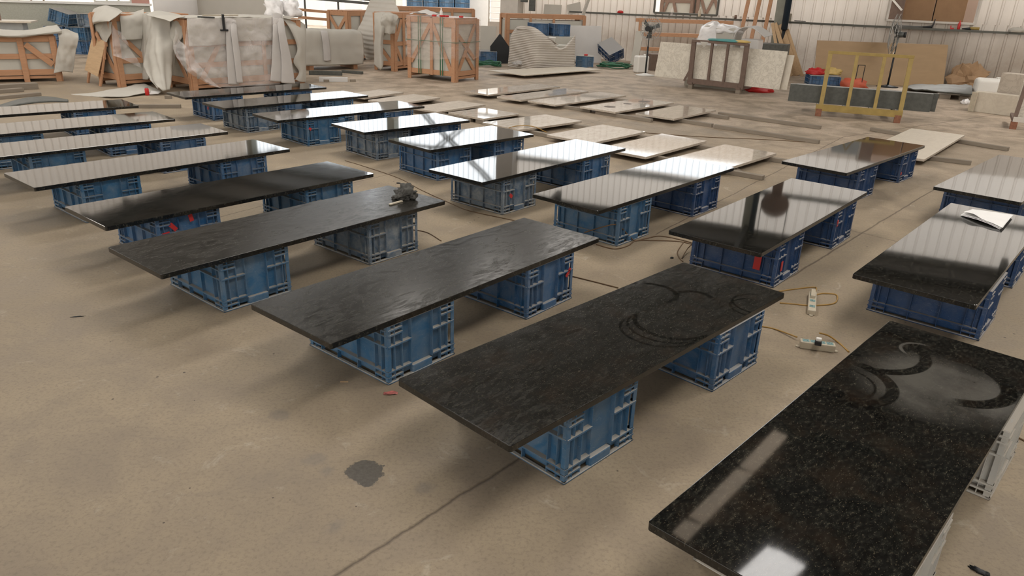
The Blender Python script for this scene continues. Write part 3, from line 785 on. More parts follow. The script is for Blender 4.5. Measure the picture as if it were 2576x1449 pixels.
for key, cx, cy, yaw, l, w, mt, desc in MS:
    o, o0, e, n = slab_obj('marble_slab', desc, 'stone slab', cx, cy, yaw, l, w, [M['marble_rough'], M[mt]], z=MZ, th=MT, rad=.006, group='marble slabs on the floor')
    SO[key] = (o0, e, n, yaw, l, w)
    if key == 'm4':
        for u, v_, r_, i in ((.42, .40, .10, 0), (1.0, .42, .075, 1), (1.52, .40, .11, 2)):
            q = MB(); q.lathe([(r_, 0), (r_, .0015)], c=(u, v_, MT), seg=28).build('cut_mark', simple('grey_cut_mark_%d' % i, (.17, .14, .12), .7), o)
# battens
def batten(label, a, b, w=.07, h=.055, mat='wood_grey', z=0, name='wooden_batten', group='wooden battens on the floor'):
    a, b = Vector((*a, 0)), Vector((*b, 0)); d = b - a; yaw = math.atan2(d.y, d.x)
    m = MB(); m.b2((0, -w / 2, 0), (d.length, w / 2, h)); o = m.build(name, M[mat], bevel=.004, seg=1)
    o.location = (a.x, a.y, z); o.rotation_euler = (0, 0, yaw)
    return tag(o, label, 'batten', group)
BT = [
 ('batten under the left ends of the two leftmost farther marble slabs', (-.78, 14.45), (.42, 13.27), 'marble_rough'),
 ('batten under the left ends of the third farther marble slab', (.46, 13.22), (1.22, 12.62), 'wood_grey'),
 ('batten running out from under the slab with cut marks', (1.30, 12.50), (2.12, 11.80), 'wood_grey'),
 ('batten under the left end of the rightmost farther marble slab', (2.28, 12.24), (3.02, 11.55), 'wood_grey'),
 ('long bare batten lying free on the floor, nearer one of two', (3.04, 11.50), (4.27, 10.45), 'wood_grey'),
 ('batten under the right ends of the farther marble slabs, left piece', (.10, 15.60), (1.60, 14.35), 'wood_grey'),
 ('batten under the right ends of the farther marble slabs, middle piece', (1.64, 14.30), (3.02, 13.10), 'wood_grey'),
 ('short batten end showing beyond the rightmost farther marble slab', (2.86, 12.98), (3.50, 12.42), 'wood_grey'),
 ('long bare batten lying free on the floor, farther one of two', (3.44, 12.86), (4.78, 11.75), 'wood_grey'),
 ('batten under the left ends of the rough slabs', (-2.35, 12.45), (-.70, 11.20), 'wood_grey'),
 ('batten under the left ends of the small and cabled marble slabs', (-.62, 11.14), (.62, 9.95), 'wood_grey'),
 ('batten under the left ends of the nearer white marble slabs', (.66, 9.90), (1.95, 8.70), 'wood_grey'),
 ('batten under the left end of the rightmost nearer marble slab', (2.0, 8.62), (2.75, 8.05), 'wood_grey'),
 ('batten under the right ends of the rough slabs', (-1.90, 13.35), (-.30, 11.95), 'wood_grey'),
 ('batten under the right ends of the small and cabled marble slabs', (-.25, 11.85), (1.28, 10.70), 'wood_grey'),
 ('batten showing between the two warm marble slabs', (1.32, 10.62), (2.60, 9.60), 'wood_grey'),
 ('batten ending beside the far black slab with cardboard reflection', (2.62, 9.52), (3.42, 8.92), 'wood_grey'),
 ('batten poking out left of the lone pale marble slab', (5.60, 11.80), (6.20, 10.95), 'wood_grey'),
 ('batten poking out right of the lone pale marble slab', (6.30, 11.30), (6.95, 10.45), 'wood_grey'),
 ('low batten under the near end of the lone pale marble slab', (4.75, 9.95), (5.80, 9.35), 'wood_grey'),
 ('weathered batten on the floor by the farthest left black slab', (-6.05, 11.25), (-5.22, 11.47), 'wood_grey'),
]
for lab, a, b_, mt in BT: batten(lab, a, b_, mat=mt)
# ------------------------------------------------------------------ near small things
def on_slab(key, x, y, z=SH): return G(x, y, z)
c = G(1022, 500, SH)
cl = thing('crumpled_cloth', 'crumpled grey cloth lying on the black slab', 'cloth', (c.x, c.y, SH))
MB().blob((0, 0, 0), (.060, .050, .055), 4, .9, 2.8, 3).build('cloth_bundle', M['cloth'], cl)
MB().blob((-.06, -.02, 0), (.045, .03, .022), 3, .6, 2.5, 9).build('cloth_tail', M['cloth'], cl)
sheet('cloth_fold', [[(-.08, .03, .03), (-.03, .06, .07), (.03, .07, .03)], [(-.07, -.04, .02), (0, 0, .12), (.07, .03, .05)], [(-.05, -.06, .01), (.02, -.06, .05), (.08, -.03, .01)]], M['cloth'], cl, .004, 26, 26, .035, 22, 5)
a = G(996, 512, SH)
o = MB().box((0, 0, .006), (.13, .022, .010)).build('scraper_blade', M['cream'], bevel=.002); o.location = (a.x, a.y, SH); o.rotation_euler = (0, 0, R(55)); tag(o, 'small pale scraper beside the crumpled cloth', 'scraper')
# folded papers
p0 = G(2478, 552, SH)
pt = thing('paper_stack', 'folded white papers lying on the black slab at right', 'papers', (p0.x, p0.y, SH), -18)
cs = [G(2416, 543, SH), G(2440, 530, SH), G(2543, 545, SH), G(2515, 578, SH)]
iv = pt.matrix_basis.inverted()
cs = [iv @ q for q in cs]
def lerp(a, b, t): return a + (b - a) * t
for k in range(3):
    z = .004 + k * .007; sh = Vector((.006 * k, -.004 * k, 0))
    A, B, Cc, D = [q + sh + Vector((0, 0, z)) for q in cs]
    rows = [[lerp(A, D, t) + Vector((0, 0, .012 * math.sin(t * PI) + (.02 if (k == 2 and t < .3) else 0))) for t in (0, .25, .5, .75, 1)], [lerp(lerp(A, D, t), lerp(B, Cc, t), .5) + Vector((0, 0, .006)) for t in (0, .25, .5, .75, 1)], [lerp(B, Cc, t) for t in (0, .25, .5, .75, 1)]]
    sheet('paper_sheet', rows, M['paper'], pt, .0015, 20, 12, .003, 8, k)
# power strips
def power_strip(label, a, b, w=.045, h=.04, n=4, plug=None):
    a, b = Vector((a.x, a.y, 0)), Vector((b.x, b.y, 0)); d = b - a; L = d.length; yaw = math.degrees(math.atan2(d.y, d.x))
    t = thing('power_strip', label, 'power strip', a, yaw)
    MB().b2((0, -w / 2, 0), (L, w / 2, h)).build('casing', M['cream'], t, bevel=.006, seg=3)
    for i in range(n):
        u = L * (i + .7) / (n + .4)
        f = MB().b2((u - .018, -w * .33, h), (u + .018, w * .33, h + .0015)).build('socket', M['socket'], t)
        q = MB()
        for dx, dy in ((-.008, 0), (.008, 0), (0, .007)): q.box((u + dx, dy, h + .002), (.002, .006, .001))
        q.build('socket_slot', M['dark'], f)
    MB().lathe([(.012, 0), (.012, .006)], c=(-.008, 0, 0), seg=12).build('mounting_tab', M['cream'], t)
    MB().lathe([(.012, 0), (.012, .006)], c=(L + .008, 0, 0), seg=12).build('mounting_tab', M['cream'], t)
    return t, L, h
s1, L1, h1 = power_strip('dirty white power strip with a black and white plug, beside the nearest slab', G(2010, 872), G(2098, 884), .05, .045)
pl = thing('plug', 'white and black plug standing in the lower power strip', 'plug', tuple(G(2057, 868, .045)), -20)
MB().b2((-.018, -.016, .001), (.018, .016, .026)).build('plug_base', M['dark'], pl, bevel=.003)
MB().b2((-.015, -.013, .026), (.015, .013, .046)).build('plug_top', M['white'], pl, bevel=.006)
s2, L2, h2 = power_strip('dirty white power strip with two blue stickers, upper of the two', G(2040, 793), G(2043, 745), .05, .035, 3)
MB().b2((L2 * .62, -.014, h2), (L2 * .98, .014, h2 + .02)).build('adapter', M['cream'], s2, bevel=.003)
# cables
def cable(name, label, pts, r=.004, mat='cable2', n=60, z=None):
    P = [Vector((p[0], p[1], p[2] if len(p) > 2 else r)) for p in pts]
    o = MB().tube([q for q in smooth_line(P, n)], r, 6).build(name, M[mat]); return tag(o, label, 'cable')
def gp(l): return [tuple(G(x, y, zz[0] if zz else .004)) for x, y, *zz in l]
cable('power_cable', 'long brown cable snaking from the grey crate past the cloth-carrying slab', gp([(868, 404), (915, 418), (1003, 448), (1060, 478), (1135, 512), (1180, 530), (1262, 548), (1330, 562)]))
cable('power_cable', 'thin cable on the floor passing under the slab with the cloth', gp([(1040, 578), (1075, 585), (1110, 606)]), .004)
cable('power_cable', 'brown cable running from the central blue crate under the wipe-marked slab', gp([(1430, 693), (1480, 705), (1555, 724)]), .005)
cable('power_cable', 'brown cable leaning over the blue crate corner and looping on the floor', gp([(1470, 585, .10), (1520, 570, .16), (1552, 566, .17), (1580, 590, .06), (1597, 605), (1625, 600), (1660, 594), (1712, 603), (1750, 614)]), .005)
cable('power_cable', 'brown cable curving around the foot of the blue crate', gp([(1500, 615), (1545, 626), (1580, 618), (1600, 606), (1650, 605), (1712, 608), (1752, 618)]), .005)
cable('power_cable', 'loop of brown cable hanging beside the crate with the long red tape', gp([(1745, 612, .10), (1730, 625, .03), (1715, 650)]), .004)
cable('power_cable', 'thin brown loop of cable near the slab mirroring the round plate', gp([(1722, 606), (1705, 632), (1708, 648), (1718, 658)]), .004)
cable('power_cable', 'yellow cable looping around the upper power strip', gp([(1962, 762), (2000, 765), (2028, 768), (2060, 768), (2100, 762), (2104, 742), (2070, 738), (2046, 742), (2052, 723), (2000, 727), (1960, 733)]), .005, 'cable', 90)
cable('power_cable', 'yellow cable leading into the lower power strip', gp([(1910, 820), (1950, 828), (2005, 848, .02)]), .005, 'cable')
cable('power_cable', 'yellow cable from the plug to under the nearest slab', gp([(2062, 838, .06), (2085, 845, .03), (2110, 862), (2135, 885)]), .005, 'cable')
cable('power_cable', 'dark cable crossing the floor at the right edge', gp([(2535, 1088), (2560, 1100), (2600, 1120)]), .005)
cable('power_cable', 'thin dark cable line on the floor behind the nearer marble row', gp([(1620, 334), (1700, 340), (1800, 346), (1900, 350), (2040, 358)]), .005)
cable('power_cable', 'short end of brown cable lying on the white marble slab', gp([(1280, 322, .10), (1300, 317, .10), (1340, 318, .10), (1375, 333, .02)]), .006, 'cable')
# litter
def litter(name, label, cat, x, y, sz, mat, yaw=0, z=0):
    p = G(x, y, z)
    o = MB().blob((0, 0, 0), sz, 3, .7, 2.5, x % 17).build(name, M[mat]); o.location = (p.x, p.y, z); o.rotation_euler = (0, 0, R(yaw)); return tag(o, label, cat)
pw = G(983, 991); o = sheet('sweet_wrapper', [[(-.035, -.012, .003), (0, -.016, .012), (.035, -.006, .003)], [(-.035, .004, .005), (0, .003, .004), (.035, .005, .012)], [(-.03, .012, .003), (.005, .014, .01), (.033, .014, .003)]], M['wrapper'], None, .001, 10, 10, .006, 30); o.location = (pw.x, pw.y, 0); tag(o, 'small crumpled red wrapper on the floor between two slabs', 'wrapper')
litter('rubble_piece', 'small dark scrap on the floor at the bottom right', 'scrap', 2465, 1440, (.03, .012, .008), 'dark', -40)
litter('rubble_piece', 'dark scrap on the floor above the cloth-carrying slab', 'scrap', 1003, 462, (.02, .012, .008), 'dark')
litter('rubble_piece', 'small dark pebble left of the slab mirroring the round plate', 'scrap', 1690, 650, (.012, .008, .008), 'dark')
litter('rubble_piece', 'tan stone chip on the floor at the end of the nearer marble row', 'scrap', 1850, 432, (.07, .05, .025), 'wood_grey', 30)
litter('rubble_piece', 'broken twig shaped scrap left of the near crate', 'scrap', 195, 797, (.03, .004, .003), 'dark', 20)
o = MB().b2((-.02, -.0025, 0), (.02, .0025, .003)).build('wood_splinter', M['wood_pale']); p = G(866, 961); o.location = (p.x, p.y, 0); o.rotation_euler = (0, 0, R(5)); tag(o, 'tiny pale splinter on the floor near the central slab', 'splinter')

# ================================================================== BACKGROUND
def at_local(t, p):
    return t.matrix_basis.inverted() @ Vector(p)
def beam(t, name, a, b, w, h, mat, up=(0, 0, 1), bev=.003):
    return MB().bar(a, b, w, h, up).build(name, M[mat], t, bevel=bev, seg=1)
def wood_crate(name, label, loc, yaw, L, Wd, H, front, side, mat='wood', content='content', foot=.11, top=True, group=None, inset=.035, ctop=None, pw=.09, mids=()):
    """pine crate: x 0..L along the front (y=0), y 0..Wd into the depth; front / side = lists of diagonal braces"""
    t = thing(name, label, 'crate', loc, yaw, group)
    pt = .022
    for x in (pw / 2, L - pw / 2):
        for y, s in ((0, -1), (Wd, 1)):
            beam(t, 'corner_post', (x, y + s * pt / 2, 0), (x, y + s * pt / 2, H), pt, pw, mat, up=(1, 0, 0)) if False else MB().box((x, y + s * pt / 2, H / 2), (pw, pt, H)).build('corner_post', M[mat], t, bevel=.002, seg=1)
    for y in (pw / 2, Wd - pw / 2):
        for x, s in ((0, -1), (L, 1)):
            MB().box((x + s * pt / 2, y, H / 2), (pt, pw, H)).build('corner_post', M[mat], t, bevel=.002, seg=1)
    for m in mids:
        MB().box((m, -pt * .6, H / 2), (pw, pt, H)).build('middle_post', M[mat], t, bevel=.002, seg=1)
    for z in (foot + .06, H - .05):
        MB().box((L / 2, pt * .5, z), (L, pt, .10)).build('rail', M[mat], t, bevel=.002, seg=1)
        MB().box((L / 2, Wd - pt * .5, z), (L, pt, .10)).build('rail', M[mat], t, bevel=.002, seg=1)
        MB().box((pt * .5, Wd / 2, z), (pt, Wd, .10)).build('rail', M[mat], t, bevel=.002, seg=1)
        MB().box((L - pt * .5, Wd / 2, z), (pt, Wd, .10)).build('rail', M[mat], t, bevel=.002, seg=1)
    for fz in front:
        if fz[0] == 'r': MB().box((L / 2, pt * .5, fz[1]), (L, pt, .09)).build('rail', M[mat], t, bevel=.002, seg=1)
        elif fz[0] == 'p': MB().box((fz[1], -.005, H / 2 + foot / 2), (pw * .8, pt, H - foot)).build('middle_post', M[mat], t, bevel=.002, seg=1)
        else: MB().bar((fz[0], .008, fz[1]), (fz[2], .008, fz[3]), .022, .085, up=(0, 0, 1)).build('diagonal_brace', M[mat], t, bevel=.002, seg=1)
    for fz in side:
        if fz[0] == 'r': MB().box((pt * .5, Wd / 2, fz[1]), (pt, Wd, .09)).build('rail', M[mat], t, bevel=.002, seg=1)
        elif fz[0] == 'p': MB().box((-.005, fz[1], H / 2 + foot / 2), (pt, pw * .8, H - foot)).build('middle_post', M[mat], t, bevel=.002, seg=1)
        else: MB().bar((.008, fz[0], fz[1]), (.008, fz[2], fz[3]), .022, .085, up=(0, 0, 1)).build('diagonal_brace', M[mat], t, bevel=.002, seg=1)
    for y in (.05, Wd - .05):
        MB().box((L / 2, y, foot - .03), (L - .02, .07, .05)).build('skid', M[mat], t, bevel=.002, seg=1)
    if content: MB().b2((inset, inset, foot), (L - inset, Wd - inset, ctop or H - .04)).build('packed_slabs', M[content], t, bevel=.01)
    if top:
        for k in range(4): MB().box((L / 2, Wd * (k + .5) / 4, H + .012), (L, Wd / 5, .022)).build('top_board', M[mat], t, bevel=.002, seg=1)
    return t

# ---- wrapped crate with green straps
wc = (-1.38, 16.14); wy = 60
H = 1.27
t = wood_crate('wooden_crate', 'pine crate wrapped in clear film with green straps, near the middle of the hall', wc, wy, .87, 1.26, H,
    [(.12, .20, .74, 1.15), (.12, .95, .74, .45), (.40, .55, .74, .20)], [('p', .62), (.60, 1.15, .10, .20), (.66, 1.15, 1.18, .35), (.10, 1.15, .30, 1.15)], top=True)
for v in (.30, .36, .88, .94): MB().b2((-.030, v, .12), (-.026, v + .022, H + .03)).build('green_strap', M['strap'], t)
MB().b2((-.034, -.034, .80), (.90, -.028, .815)).build('green_strap', M['strap'], t); MB().b2((-.034, -.034, .80), (-.028, 1.28, .815)).build('green_strap', M['strap'], t)
sheet('film_wrap', [[(-.03, -.035, 1.30), (.3, -.05, 1.31), (.6, -.045, 1.30), (.90, -.035, 1.30)], [(-.03, -.045, .9), (.3, -.035, .85), (.6, -.05, .85), (.90, -.04, .9)], [(-.02, -.04, .45), (.3, -.03, .5), (.6, -.04, .45), (.9, -.04, .50)]], M['film_pink'], t, .001, 30, 30, .02, 6, 1)
sheet('film_wrap', [[(-.035, 1.28, 1.30), (-.05, .9, 1.31), (-.045, .4, 1.30), (-.035, -.03, 1.30)], [(-.04, 1.28, .9), (-.045, .8, .85), (-.04, .4, .85), (-.04, -.03, .9)], [(-.04, 1.28, .45), (-.035, .8, .4), (-.04, .4, .45), (-.04, -.03, .50)]], M['film_pink'], t, .001, 30, 30, .015, 5, 2)
MB().b2((-.02, -.02, H + .024), (.89, 1.28, H + .030)).build('film_top', M['film'], t)
def onw(u, v): e = dirv(wy); n = Vector((-e.y, e.x, 0)); return Vector((*wc, 0)) + e * u + n * v + Vector((0, 0, H + .03))
for k, (u, v, r) in enumerate(((.10, .62, .05), (.14, .44, .06), (.20, .38, .06), (.35, .10, .045))):
    o = MB().lathe([(r * .5, 0), (r, 0), (r, .035), (r * .5, .035)], seg=20).build('tape_roll', M['red']); o.location = onw(u, v)
    tag(o, ['red tape roll, leftmost on the film wrapped crate', 'red tape roll, second on the film wrapped crate', 'red tape roll in the middle on the film wrapped crate', 'red tape roll at the right corner of the film wrapped crate'][k], 'tape roll', 'red tape rolls on the crate')
o = MB().lathe([(.03, 0), (.035, .03), (.03, .10), (.012, .13), (.010, .17)], seg=14).build('squeeze_bottle', M['white']); o.location = onw(.35, .62); tag(o, 'small white bottle standing on the film wrapped crate', 'bottle')
q = onw(.35, 1.0); o = sheet('foam_offcut', [[(-.35, -.15, .01), (0, -.2, .03), (.4, -.15, .02)], [(-.3, 0, .03), (0, 0, .12), (.35, 0, .05)], [(-.3, .2, .02), (0, .2, .05), (.35, .2, .02)]], M['foam_white'], None, .006, 16, 16, .03, 5); o.location = q; o.rotation_euler = (0, 0, R(140)); tag(o, 'crumpled white foam offcut on top of the film wrapped crate', 'foam sheet')

# ---- crate left of it, with foam hanging over the corner
c9 = (-2.96, 17.90)
t = wood_crate('wooden_crate', 'pine crate with white boards, partly hidden behind the film wrapped one', c9, 60, 1.6, .60, 1.28,
    [(.30, .18, .05, .60), (.40, .18, .75, .60), (.05, .65, .30, 1.15), ('r', .62), ('p', .36), (.75, .65, .45, 1.15)], [('r', .65), (.10, 1.1, .5, .7), (.10, .2, .5, .6)])
e9 = dirv(60); n9 = Vector((-e9.y, e9.x, 0))
def sheet_px(name, label, rows, mat, cat='foam sheet', **kw):
    """rows of (px, py, distance along the view direction)"""
    P = []
    for r in rows:
        q = []
        for (x, y, d) in r:
            v = ray(x, y); k = d / v.y; q.append(Vector((v.x * k, v.y * k, CAMZ + v.z * k)))
        P.append(q)
    o0 = sum((p for r in P for p in r), Vector()) / sum(len(r) for r in P); o0.z = 0
    P = [[p - o0 for p in r] for r in P]
    o = sheet(name, P, M[mat], None, **kw); o.location = o0
    return tag(o, label, cat)
sheet_px('foam_sheet', 'thin foam sheet hanging over the left corner of the crate behind the film wrapped one',
    [[(942, 32, 17.9), (965, 30, 17.8), (1000, 38, 17.8)], [(942, 70, 17.8), (962, 60, 17.6), (996, 55, 17.75)], [(941, 120, 17.8), (955, 110, 17.6), (966, 86, 17.7)], [(942, 163, 17.8), (958, 175, 17.6), (964, 160, 17.7)]], 'foam', wr=.02, nu=20, nv=24)
sheet_px('foam_sheet', 'crumpled foam flap on the front of the crate behind the film wrapped one',
    [[(960, 38, 17.7), (975, 30, 17.6), (1003, 42, 17.6)], [(958, 52, 17.6), (978, 48, 17.5), (998, 55, 17.6)], [(965, 84, 17.65), (980, 86, 17.6), (993, 84, 17.65)]], 'foam', wr=.05, wsc=6, nu=24, nv=20)
# ---- the big ribbed foam curl
sheet_px('foam_curl', 'large ribbed foam sheet curling upright beside the pine crates',
    [[(1000, -40, 19.2), (985, -60, 19.6), (950, -40, 20)], [(992, 0, 19.0), (965, 2, 19.4), (925, 15, 20)], [(1003, 36, 18.6), (960, 40, 18.9), (910, 55, 19.6)], [(960, 80, 18.5), (930, 80, 18.7), (899, 80, 19.4)], [(945, 120, 18.5), (925, 120, 18.7), (907, 110, 19.3)], [(942, 150, 18.6), (932, 151, 18.8), (921, 150, 19.2)]], 'foam_rib2', nu=30, nv=40, wr=.01)
# ---- orange crates behind
wood_crate('wooden_crate', 'pine crate with green straps behind the curled foam sheet', (-4.46, 19.91), 60, 1.3, .72, 1.22, [('p', .5), ('r', .7)], [(.08, 1.1, .36, .75), (.36, .75, .64, 1.1), ('r', .7), (.1, .2, .6, .6)])
t = wood_crate('wooden_crate', 'long pine crate far behind the film wrapped one', (-4.05, 24.0), 12, 2.6, .8, 1.28, [('p', .6), ('p', 1.2), ('p', 1.9), ('r', .7)], [])
# ---- small foam covered block
bl = thing('covered_crate', 'low crate covered with smooth beige foam, a strip hanging over it', 'crate', (-4.90, 17.35), 38)
MB().b2((0, 0, .10), (1.35, .8, .84)).build('packed_slabs', M['foam'], bl, bevel=.02)
for x in (.1, 1.2): MB().b2((x, .03, 0), (x + .1, .77, .10)).build('skid', M['wood'], bl)
sheet('foam_cover', [[(-.05, .9, .80), (.6, .9, .87), (1.4, .9, .80)], [(-.06, .3, .87), (.6, .4, .88), (1.42, .3, .86)], [(-.04, -.03, .86), (.6, -.04, .87), (1.41, -.04, .82)], [(-.04, -.05, .4), (.6, -.05, .4), (1.42, -.10, .45)], [(-.04, -.05, .13), (.6, -.05, .12), (1.40, -.08, .12)]], M['foam'], bl, .006, 30, 40, .025, 2.5)
sheet('hanging_strip', [[(.38, .2, .885), (.47, .2, .885), (.56, .2, .885)], [(.37, -.07, .85), (.46, -.07, .86), (.54, -.07, .85)], [(.40, -.09, .5), (.48, -.10, .5), (.57, -.08, .5)], [(.40, -.08, .22), (.49, -.10, .21), (.58, -.08, .22)]], M['foam_strip'], bl, .006, 10, 24, .008, 3)
# ---- BIG CRATE with plastic
bc = (-5.76, 13.22); by = 49.5
t = wood_crate('wooden_crate', 'large pine crate under torn foam and clear plastic, behind the farthest black slabs', bc, by, 2.27, .85, 1.20,
    [('r', .45), ('r', .80), ('p', .78), ('p', 1.45), (.15, .15, .62, .85), (1.55, .15, 1.95, .8)], [(.15, .15, .7, .9)])
def f_(x, y, off=-.05): return FP(bc, by, x, y, off)
sheet('foam_flap', [[f_(470, 47, -.03), f_(520, 45), f_(566, 46, -.03)], [f_(472, 80, -.05), f_(520, 80, -.06), f_(568, 80)], [f_(476, 117, -.06), f_(522, 115, -.06), f_(570, 111, -.05)]], M['foam'], t, .005, 24, 16, .012, 4)['label'] = 'torn beige foam flap'
sheet('foam_flap', [[f_(566, 45), f_(620, 44), f_(684, 44)], [f_(566, 75), f_(620, 75, -.06), f_(686, 75)], [f_(566, 104), f_(620, 104, -.06), f_(686, 102)]], M['foam'], t, .005, 24, 16, .008, 4)
sheet('plastic_wrap', [[f_(470, 46, -.07), f_(540, 46, -.10), f_(620, 46, -.08), f_(700, 46, -.08)], [f_(468, 90, -.09), f_(540, 95, -.12), f_(620, 95, -.08), f_(700, 95, -.09)], [f_(463, 150, -.09), f_(535, 150, -.12), f_(620, 150, -.12), f_(705, 150, -.09)], [f_(500, 190, -.1), f_(548, 218, -.13), f_(620, 217, -.14), f_(705, 212, -.1)]], M['film'], t, .001, 40, 40, .035, 4, 3)
sheet('plastic_wrap', [[f_(440, 70, -.06), f_(455, 100, -.06), f_(468, 120, -.06)], [f_(440, 130, -.10), f_(470, 150, -.10), f_(500, 160, -.10)], [f_(462, 170, -.12), f_(495, 185, -.14), f_(525, 195, -.12)], [f_(500, 200, -.10), f_(530, 215, -.12), f_(556, 222, -.10)]], M['film'], t, .001, 30, 40, .06, 5, 8)
def strip(pts, nm='hanging_strip', wr=.006): sheet(nm, pts, M['foam_strip'], t, .006, 8, 30, wr, 3)
strip([[f_(566, 40, -.02), f_(578, 42, -.02), f_(588, 45, -.02)], [f_(568, 70, -.12), f_(578, 70, -.13), f_(590, 72, -.12)], [f_(570, 140, -.14), f_(580, 140, -.15), f_(598, 140, -.14)], [f_(574, 212, -.16), f_(588, 213, -.17), f_(601, 213, -.16)]])
strip([[f_(578, 42, 0), f_(588, 42, 0), f_(594, 45, 0)], [f_(580, 75, -.15), f_(588, 75, -.16), f_(596, 77, -.15)], [f_(588, 140, -.17), f_(596, 140, -.18), f_(604, 140, -.17)], [f_(596, 208, -.19), f_(604, 209, -.19), f_(611, 208, -.19)]])
strip([[f_(685, 33, -.02), f_(695, 32, -.02), f_(708, 38, -.02)], [f_(686, 80, -.12), f_(694, 80, -.13), f_(706, 82, -.12)], [f_(684, 150, -.14), f_(694, 150, -.15), f_(712, 150, -.14)], [f_(680, 203, -.16), f_(694, 205, -.17), f_(716, 206, -.16)]])
strip([[f_(695, 33, 0), f_(702, 34, 0), f_(712, 38, 0)], [f_(700, 80, -.15), f_(710, 82, -.16), f_(719, 84, -.15)], [f_(708, 150, -.17), f_(722, 150, -.18), f_(733, 150, -.17)], [f_(708, 208, -.19), f_(724, 210, -.20), f_(742, 210, -.19)]])
sheet('foam_curtain', [[f_(705, 40, 0), f_(735, 42, .05), f_(768, 62, .02)], [f_(728, 70, -.05), f_(746, 80, -.08), f_(768, 85, -.02)], [f_(748, 120, -.07), f_(758, 125, -.10), f_(768, 125, -.02)], [f_(738, 155, -.05), f_(754, 155, -.08), f_(768, 155, -.02)], [f_(752, 180, -.05), f_(760, 182, -.08), f_(769, 182, -.02)], [f_(742, 200, -.07), f_(756, 206, -.08), f_(769, 206, -.02)]], M['foam'], t, .005, 16, 40, .01, 3)
sheet('foam_curtain', [[f_(768, 62, .0), f_(769, 66, .45), f_(769, 64, .9)], [f_(768, 130, -.02), f_(769, 130, .45), f_(769, 130, .9)], [f_(769, 205, -.02), f_(769, 200, .45), f_(769, 195, .9)]], M['foam'], t, .005, 10, 20, .01, 3)
sheet('foam_cover', [[(-.05, .9, 1.20), (.8, .95, 1.22), (1.6, .95, 1.24), (2.35, .9, 1.2)], [(-.05, .5, 1.24), (.8, .5, 1.26), (1.6, .5, 1.27), (2.35, .5, 1.22)], [(-.02, -.04, 1.23), (.8, -.05, 1.24), (1.6, -.05, 1.24), (2.34, -.04, 1.20)]], M['foam'], t, .006, 30, 20, .02, 3)
# bar clamp lying on it
cp = f_(559, 40, -.12)
ct = thing('bar_clamp', 'dark bar clamp hanging on the front edge of the large pine crate', 'clamp', tuple(Vector((*bc, 0)) + dirv(by) * cp.x + Vector((-dirv(by).y, dirv(by).x, 0)) * cp.y + Vector((0, 0, 1.25))), by)
beam(ct, 'bar', (-.36, 0, .03), (.30, 0, .035), .03, .02, 'cream'); beam(ct, 'bar_arm', (-.40, .1, .0), (-.12, .05, -.01), .03, .03, 'steel')
beam(ct, 'screw', (0, -.02, .05), (0, -.02, -.20), .035, .035, 'dark'); beam(ct, 'handle', (-.07, -.02, -.215), (.07, -.02, -.215), .03, .03, 'dark')
# things on and behind the big crate
def block_thing(name, label, cat, c, sz, yaw, mat, bev=.01, z=0, group=None):
    o = MB().box((0, 0, sz[2] / 2), sz).build(name, M[mat], bevel=bev); o.location = (c[0], c[1], z); o.rotation_euler = (0, 0, R(yaw)); return tag(o, label, cat, group)
def atd(x, y, d):
    v = ray(x, y); k = d / v.y; return Vector((v.x * k, v.y * k, CAMZ + v.z * k))
p = atd(445, 42, 16.4)
o = MB().lathe([(.02, 0), (.42, 0), (.43, .02), (.43, .95), (.40, .97), (.02, .97)], seg=32).build('foam_roll', M['foam_white']); o.location = (p.x, p.y, .95); tag(o, 'big white foam roll standing behind the large pine crate', 'foam roll')
block_thing('packing_stack', 'low stack carrying the big white foam roll', 'stack', (p.x, p.y), (.8, .7, .95), 49, 'wood')
p = atd(590, 42, 17.6)
block_thing('foam_block', 'tall smooth beige wrapped block behind the large pine crate', 'wrapped block', (p.x, p.y), (1.85, .9, 1.95), 20, 'foam', .03)
for k, (x0, y0, d, s_) in enumerate(((690, 30, 15.0, (.16, .14, .24)), (732, 30, 15.2, (.17, .15, .22)))):
    p = atd(x0, y0, d); o = MB().blob((0, 0, 0), s_, 3, .6, 2.2, k + 4).build('plastic_bag', M['bag']); o.location = (p.x, p.y, 1.235); tag(o, ['crumpled white plastic bag, left one on the large pine crate', 'crumpled bluish plastic bag, right one on the large pine crate'][k], 'bag')
# ---- second crate (left of the big one)
c2 = (-7.17, 13.48)
t = wood_crate('wooden_crate', 'tall pine crate under draped foam, behind the leaning plywood board', c2, 55, 1.5, .72, 1.22, [('r', .45), (.5, .15, .9, .75), (.12, .9, .5, .5)], [(.1, .2, .6, .9)])
g_ = lambda x, y, off=-.05: FP(c2, 55, x, y, off)
sheet('foam_flap', [[g_(300, 34, .1), g_(330, 32, .1), g_(362, 22, .1)], [g_(302, 45, -.05), g_(330, 45, -.06), g_(362, 36, -.05)], [g_(304, 70, -.05), g_(330, 75, -.07), g_(360, 70, -.05)], [g_(306, 100, -.05), g_(330, 100, -.06), g_(358, 98, -.05)]], M['foam'], t, .005, 20, 24, .02, 4)
sheet('plastic_wrap', [[g_(280, 60), g_(290, 70, -.09), g_(304, 80)], [g_(282, 100, -.07), g_(300, 110, -.12), g_(330, 125, -.08)], [g_(284, 125, -.07), g_(310, 140, -.12), g_(350, 160, -.08)], [g_(285, 140, -.07), g_(312, 150, -.12), g_(354, 172, -.08)]], M['film'], t, .001, 30, 30, .05, 5, 12)
